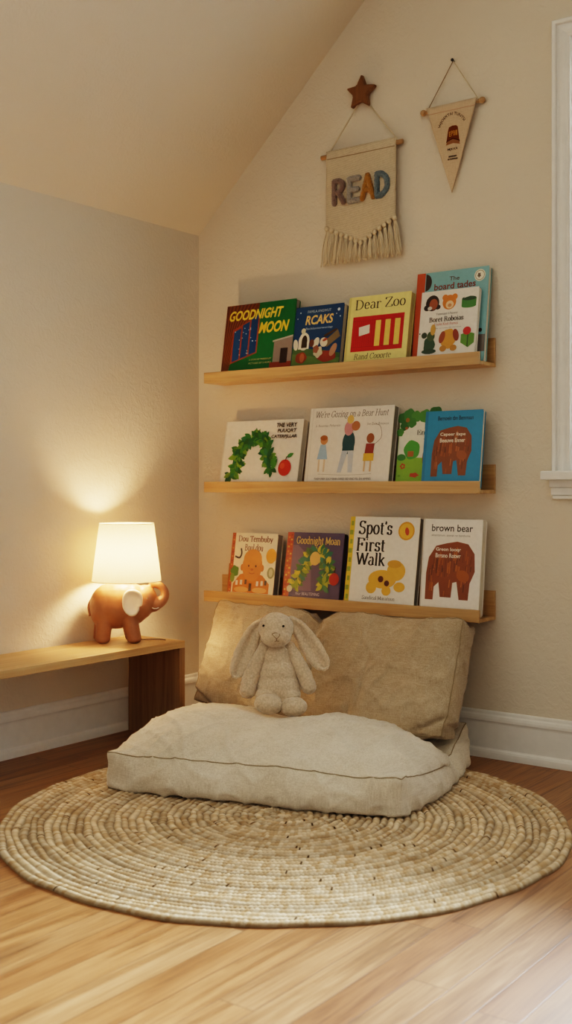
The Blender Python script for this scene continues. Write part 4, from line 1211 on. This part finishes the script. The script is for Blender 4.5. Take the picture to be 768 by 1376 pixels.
def ear(side, path):
    """flat drooping ear: a strip with thick rolled edges and a dished middle"""
    P = spline([(*Q(x, y, d), w * K) for x, y, d, w in path], 7); n = len(P); m = 12
    V, F = [], []
    for i, p in enumerate(P):
        c = Vector(p[:3]); a_ = Vector(P[max(i-1, 0)][:3]); b_ = Vector(P[min(i+1, n-1)][:3]); d = (b_ - a_).normalized()
        nrm = Vector((0, -1, 0)); x = d.cross(nrm).normalized(); nrm = x.cross(d).normalized()
        w = p[3]; taper = 1.0
        ring_ = []
        for k in range(m * 2):
            t = 2 * math.pi * k / (m * 2); cx, sy = math.cos(t), math.sin(t)
            fx = w * cx; th = .016 * (abs(sy) ** .7) * (1 if sy >= 0 else -1)
            if sy > 0: th -= .0165 * math.exp(-(cx / .42) ** 2) * math.sin(min(1, i / (n * .35)) * 1.57) * (1 if i < n - 4 else .3)
            V.append(c + x * fx + nrm * th)
    M = m * 2
    for i in range(n - 1):
        for k in range(M):
            l = (k + 1) % M; F.append((i*M+k, (i+1)*M+k, (i+1)*M+l, i*M+l))
    F.append(tuple(range(M))); F.append(tuple((n-1)*M + k for k in range(M-1, -1, -1)))
    bm = bmesh.new(); vs = [bm.verts.new(q) for q in V]
    for f in F: bm.faces.new([vs[i] for i in f])
    bmesh.ops.subdivide_edges(bm, edges=bm.edges[:], cuts=1, use_grid_fill=True)
    bmesh.ops.smooth_vert(bm, verts=bm.verts[:], factor=.5, use_axis_x=True, use_axis_y=True, use_axis_z=True)
    bmesh.ops.recalc_face_normals(bm, faces=bm.faces[:]); bm.normal_update()
    for v in bm.verts:
        c = v.co.copy(); v.co = c + v.normal * .0016 * (noise.noise(c * 95) + .6 * noise.noise(c * 210))
    return bm_obj('rabbit_ear', bm, PLUSH, rb, True)
ear(-1, [(275, 140, -.020, 18), (225, 200, -.022, 45), (185, 290, -.016, 62), (145, 385, -.006, 66), (110, 465, .002, 48), (98, 500, .004, 14)])
ear(1, [(440, 125, -.020, 18), (495, 180, -.020, 46), (555, 265, -.012, 62), (608, 350, -.002, 66), (655, 415, .004, 50), (675, 447, .006, 14)])
for px, py in ((283, 163), (405, 160)):
    e = Q(px, py, 0); q = min(hd.data.vertices, key=lambda v: (v.co.x - e.x) ** 2 + (v.co.z - e.z) ** 2 + (0 if v.co.y < -.01 else 1))
    bm = bmesh.new(); bmesh.ops.create_icosphere(bm, subdivisions=2, radius=.0042, matrix=Matrix.Translation(q.co)); bm_obj('rabbit_eye', bm, BLACK, rb, True)
def onhead(pts, obj, lift=.0008):
    P = []
    for px, py in pts:
        e = Q(px, py, 0); q = min(obj.data.vertices, key=lambda v: (v.co.x - e.x) ** 2 + (v.co.z - e.z) ** 2 + (0 if v.co.y < -.005 else 1)); P.append(q.co + Vector((0, -lift, 0)))
    return P
V, F = merge([tube_data(spline(onhead(p, hd), 3), .0011, 5) for p in ([(335, 205), (360, 200), (385, 208)], [(335, 205), (350, 225), (362, 232)], [(385, 208), (374, 226), (362, 232)], [(362, 232), (362, 246), (350, 254)], [(362, 232), (364, 246), (378, 250)])])
mesh_obj('rabbit_nose', V, F, THREAD, rb, True)

# ------------------------------------------------------------------ light
w = bpy.data.worlds.new('daylight'); SC.world = w; w.use_nodes = True
wn = w.node_tree; bg = wn.nodes['Background']; bg.inputs[1].default_value = 1.0
tcw = wn.nodes.new('ShaderNodeTexCoord'); sx = wn.nodes.new('ShaderNodeSeparateXYZ'); wr_ = wn.nodes.new('ShaderNodeValToRGB')
wn.links.new(tcw.outputs['Generated'], sx.inputs[0]); wn.links.new(sx.outputs['Y'], wr_.inputs[0]); wn.links.new(wr_.outputs[0], bg.inputs[0])
# dim warm room on the camera's side, bright overcast sky outside the window
wr_.color_ramp.elements[0].position = .02; wr_.color_ramp.elements[0].color = (.42, .40, .37, 1)
wr_.color_ramp.elements[1].position = .25; wr_.color_ramp.elements[1].color = (2.3, 2.5, 2.6, 1)
def area(name, loc, rot, sx, sy, power, col):
    l = bpy.data.lights.new(name, 'AREA'); l.shape = 'RECTANGLE'; l.size = sx; l.size_y = sy; l.energy = power; l.color = col
    o = bpy.data.objects.new(name, l); C.objects.link(o); o.location = loc; o.rotation_euler = rot; return o
area('window_daylight', ((wx0 + wx1) / 2 + .25, .5, 1.75), (R(-90), 0, R(-18)), 1.3, 1.5, 1400, (.90, .96, .98))

# ------------------------------------------------------------------ camera
cam = bpy.data.cameras.new('camera'); co = bpy.data.objects.new('camera', cam); C.objects.link(co)
co.location = (2.9440, -3.3897, .9)
co.rotation_euler = (R(90), 0, R(36.535))
cam.sensor_fit = 'VERTICAL'; cam.sensor_height = 36.0; cam.sensor_width = 36.0
cam.lens = 1507 / 1376 * 36
cam.shift_y = -36 / 1376
cam.clip_start = .05
cam.dof.use_dof = True; cam.dof.focus_distance = 3.7; cam.dof.aperture_fstop = 4.0
SC.camera = co
SC.view_settings.view_transform = 'Filmic'
SC.view_settings.look = 'High Contrast'
SC.view_settings.exposure = -0.2
SC.cycles.use_denoising = True
SC.cycles.max_bounces = 10
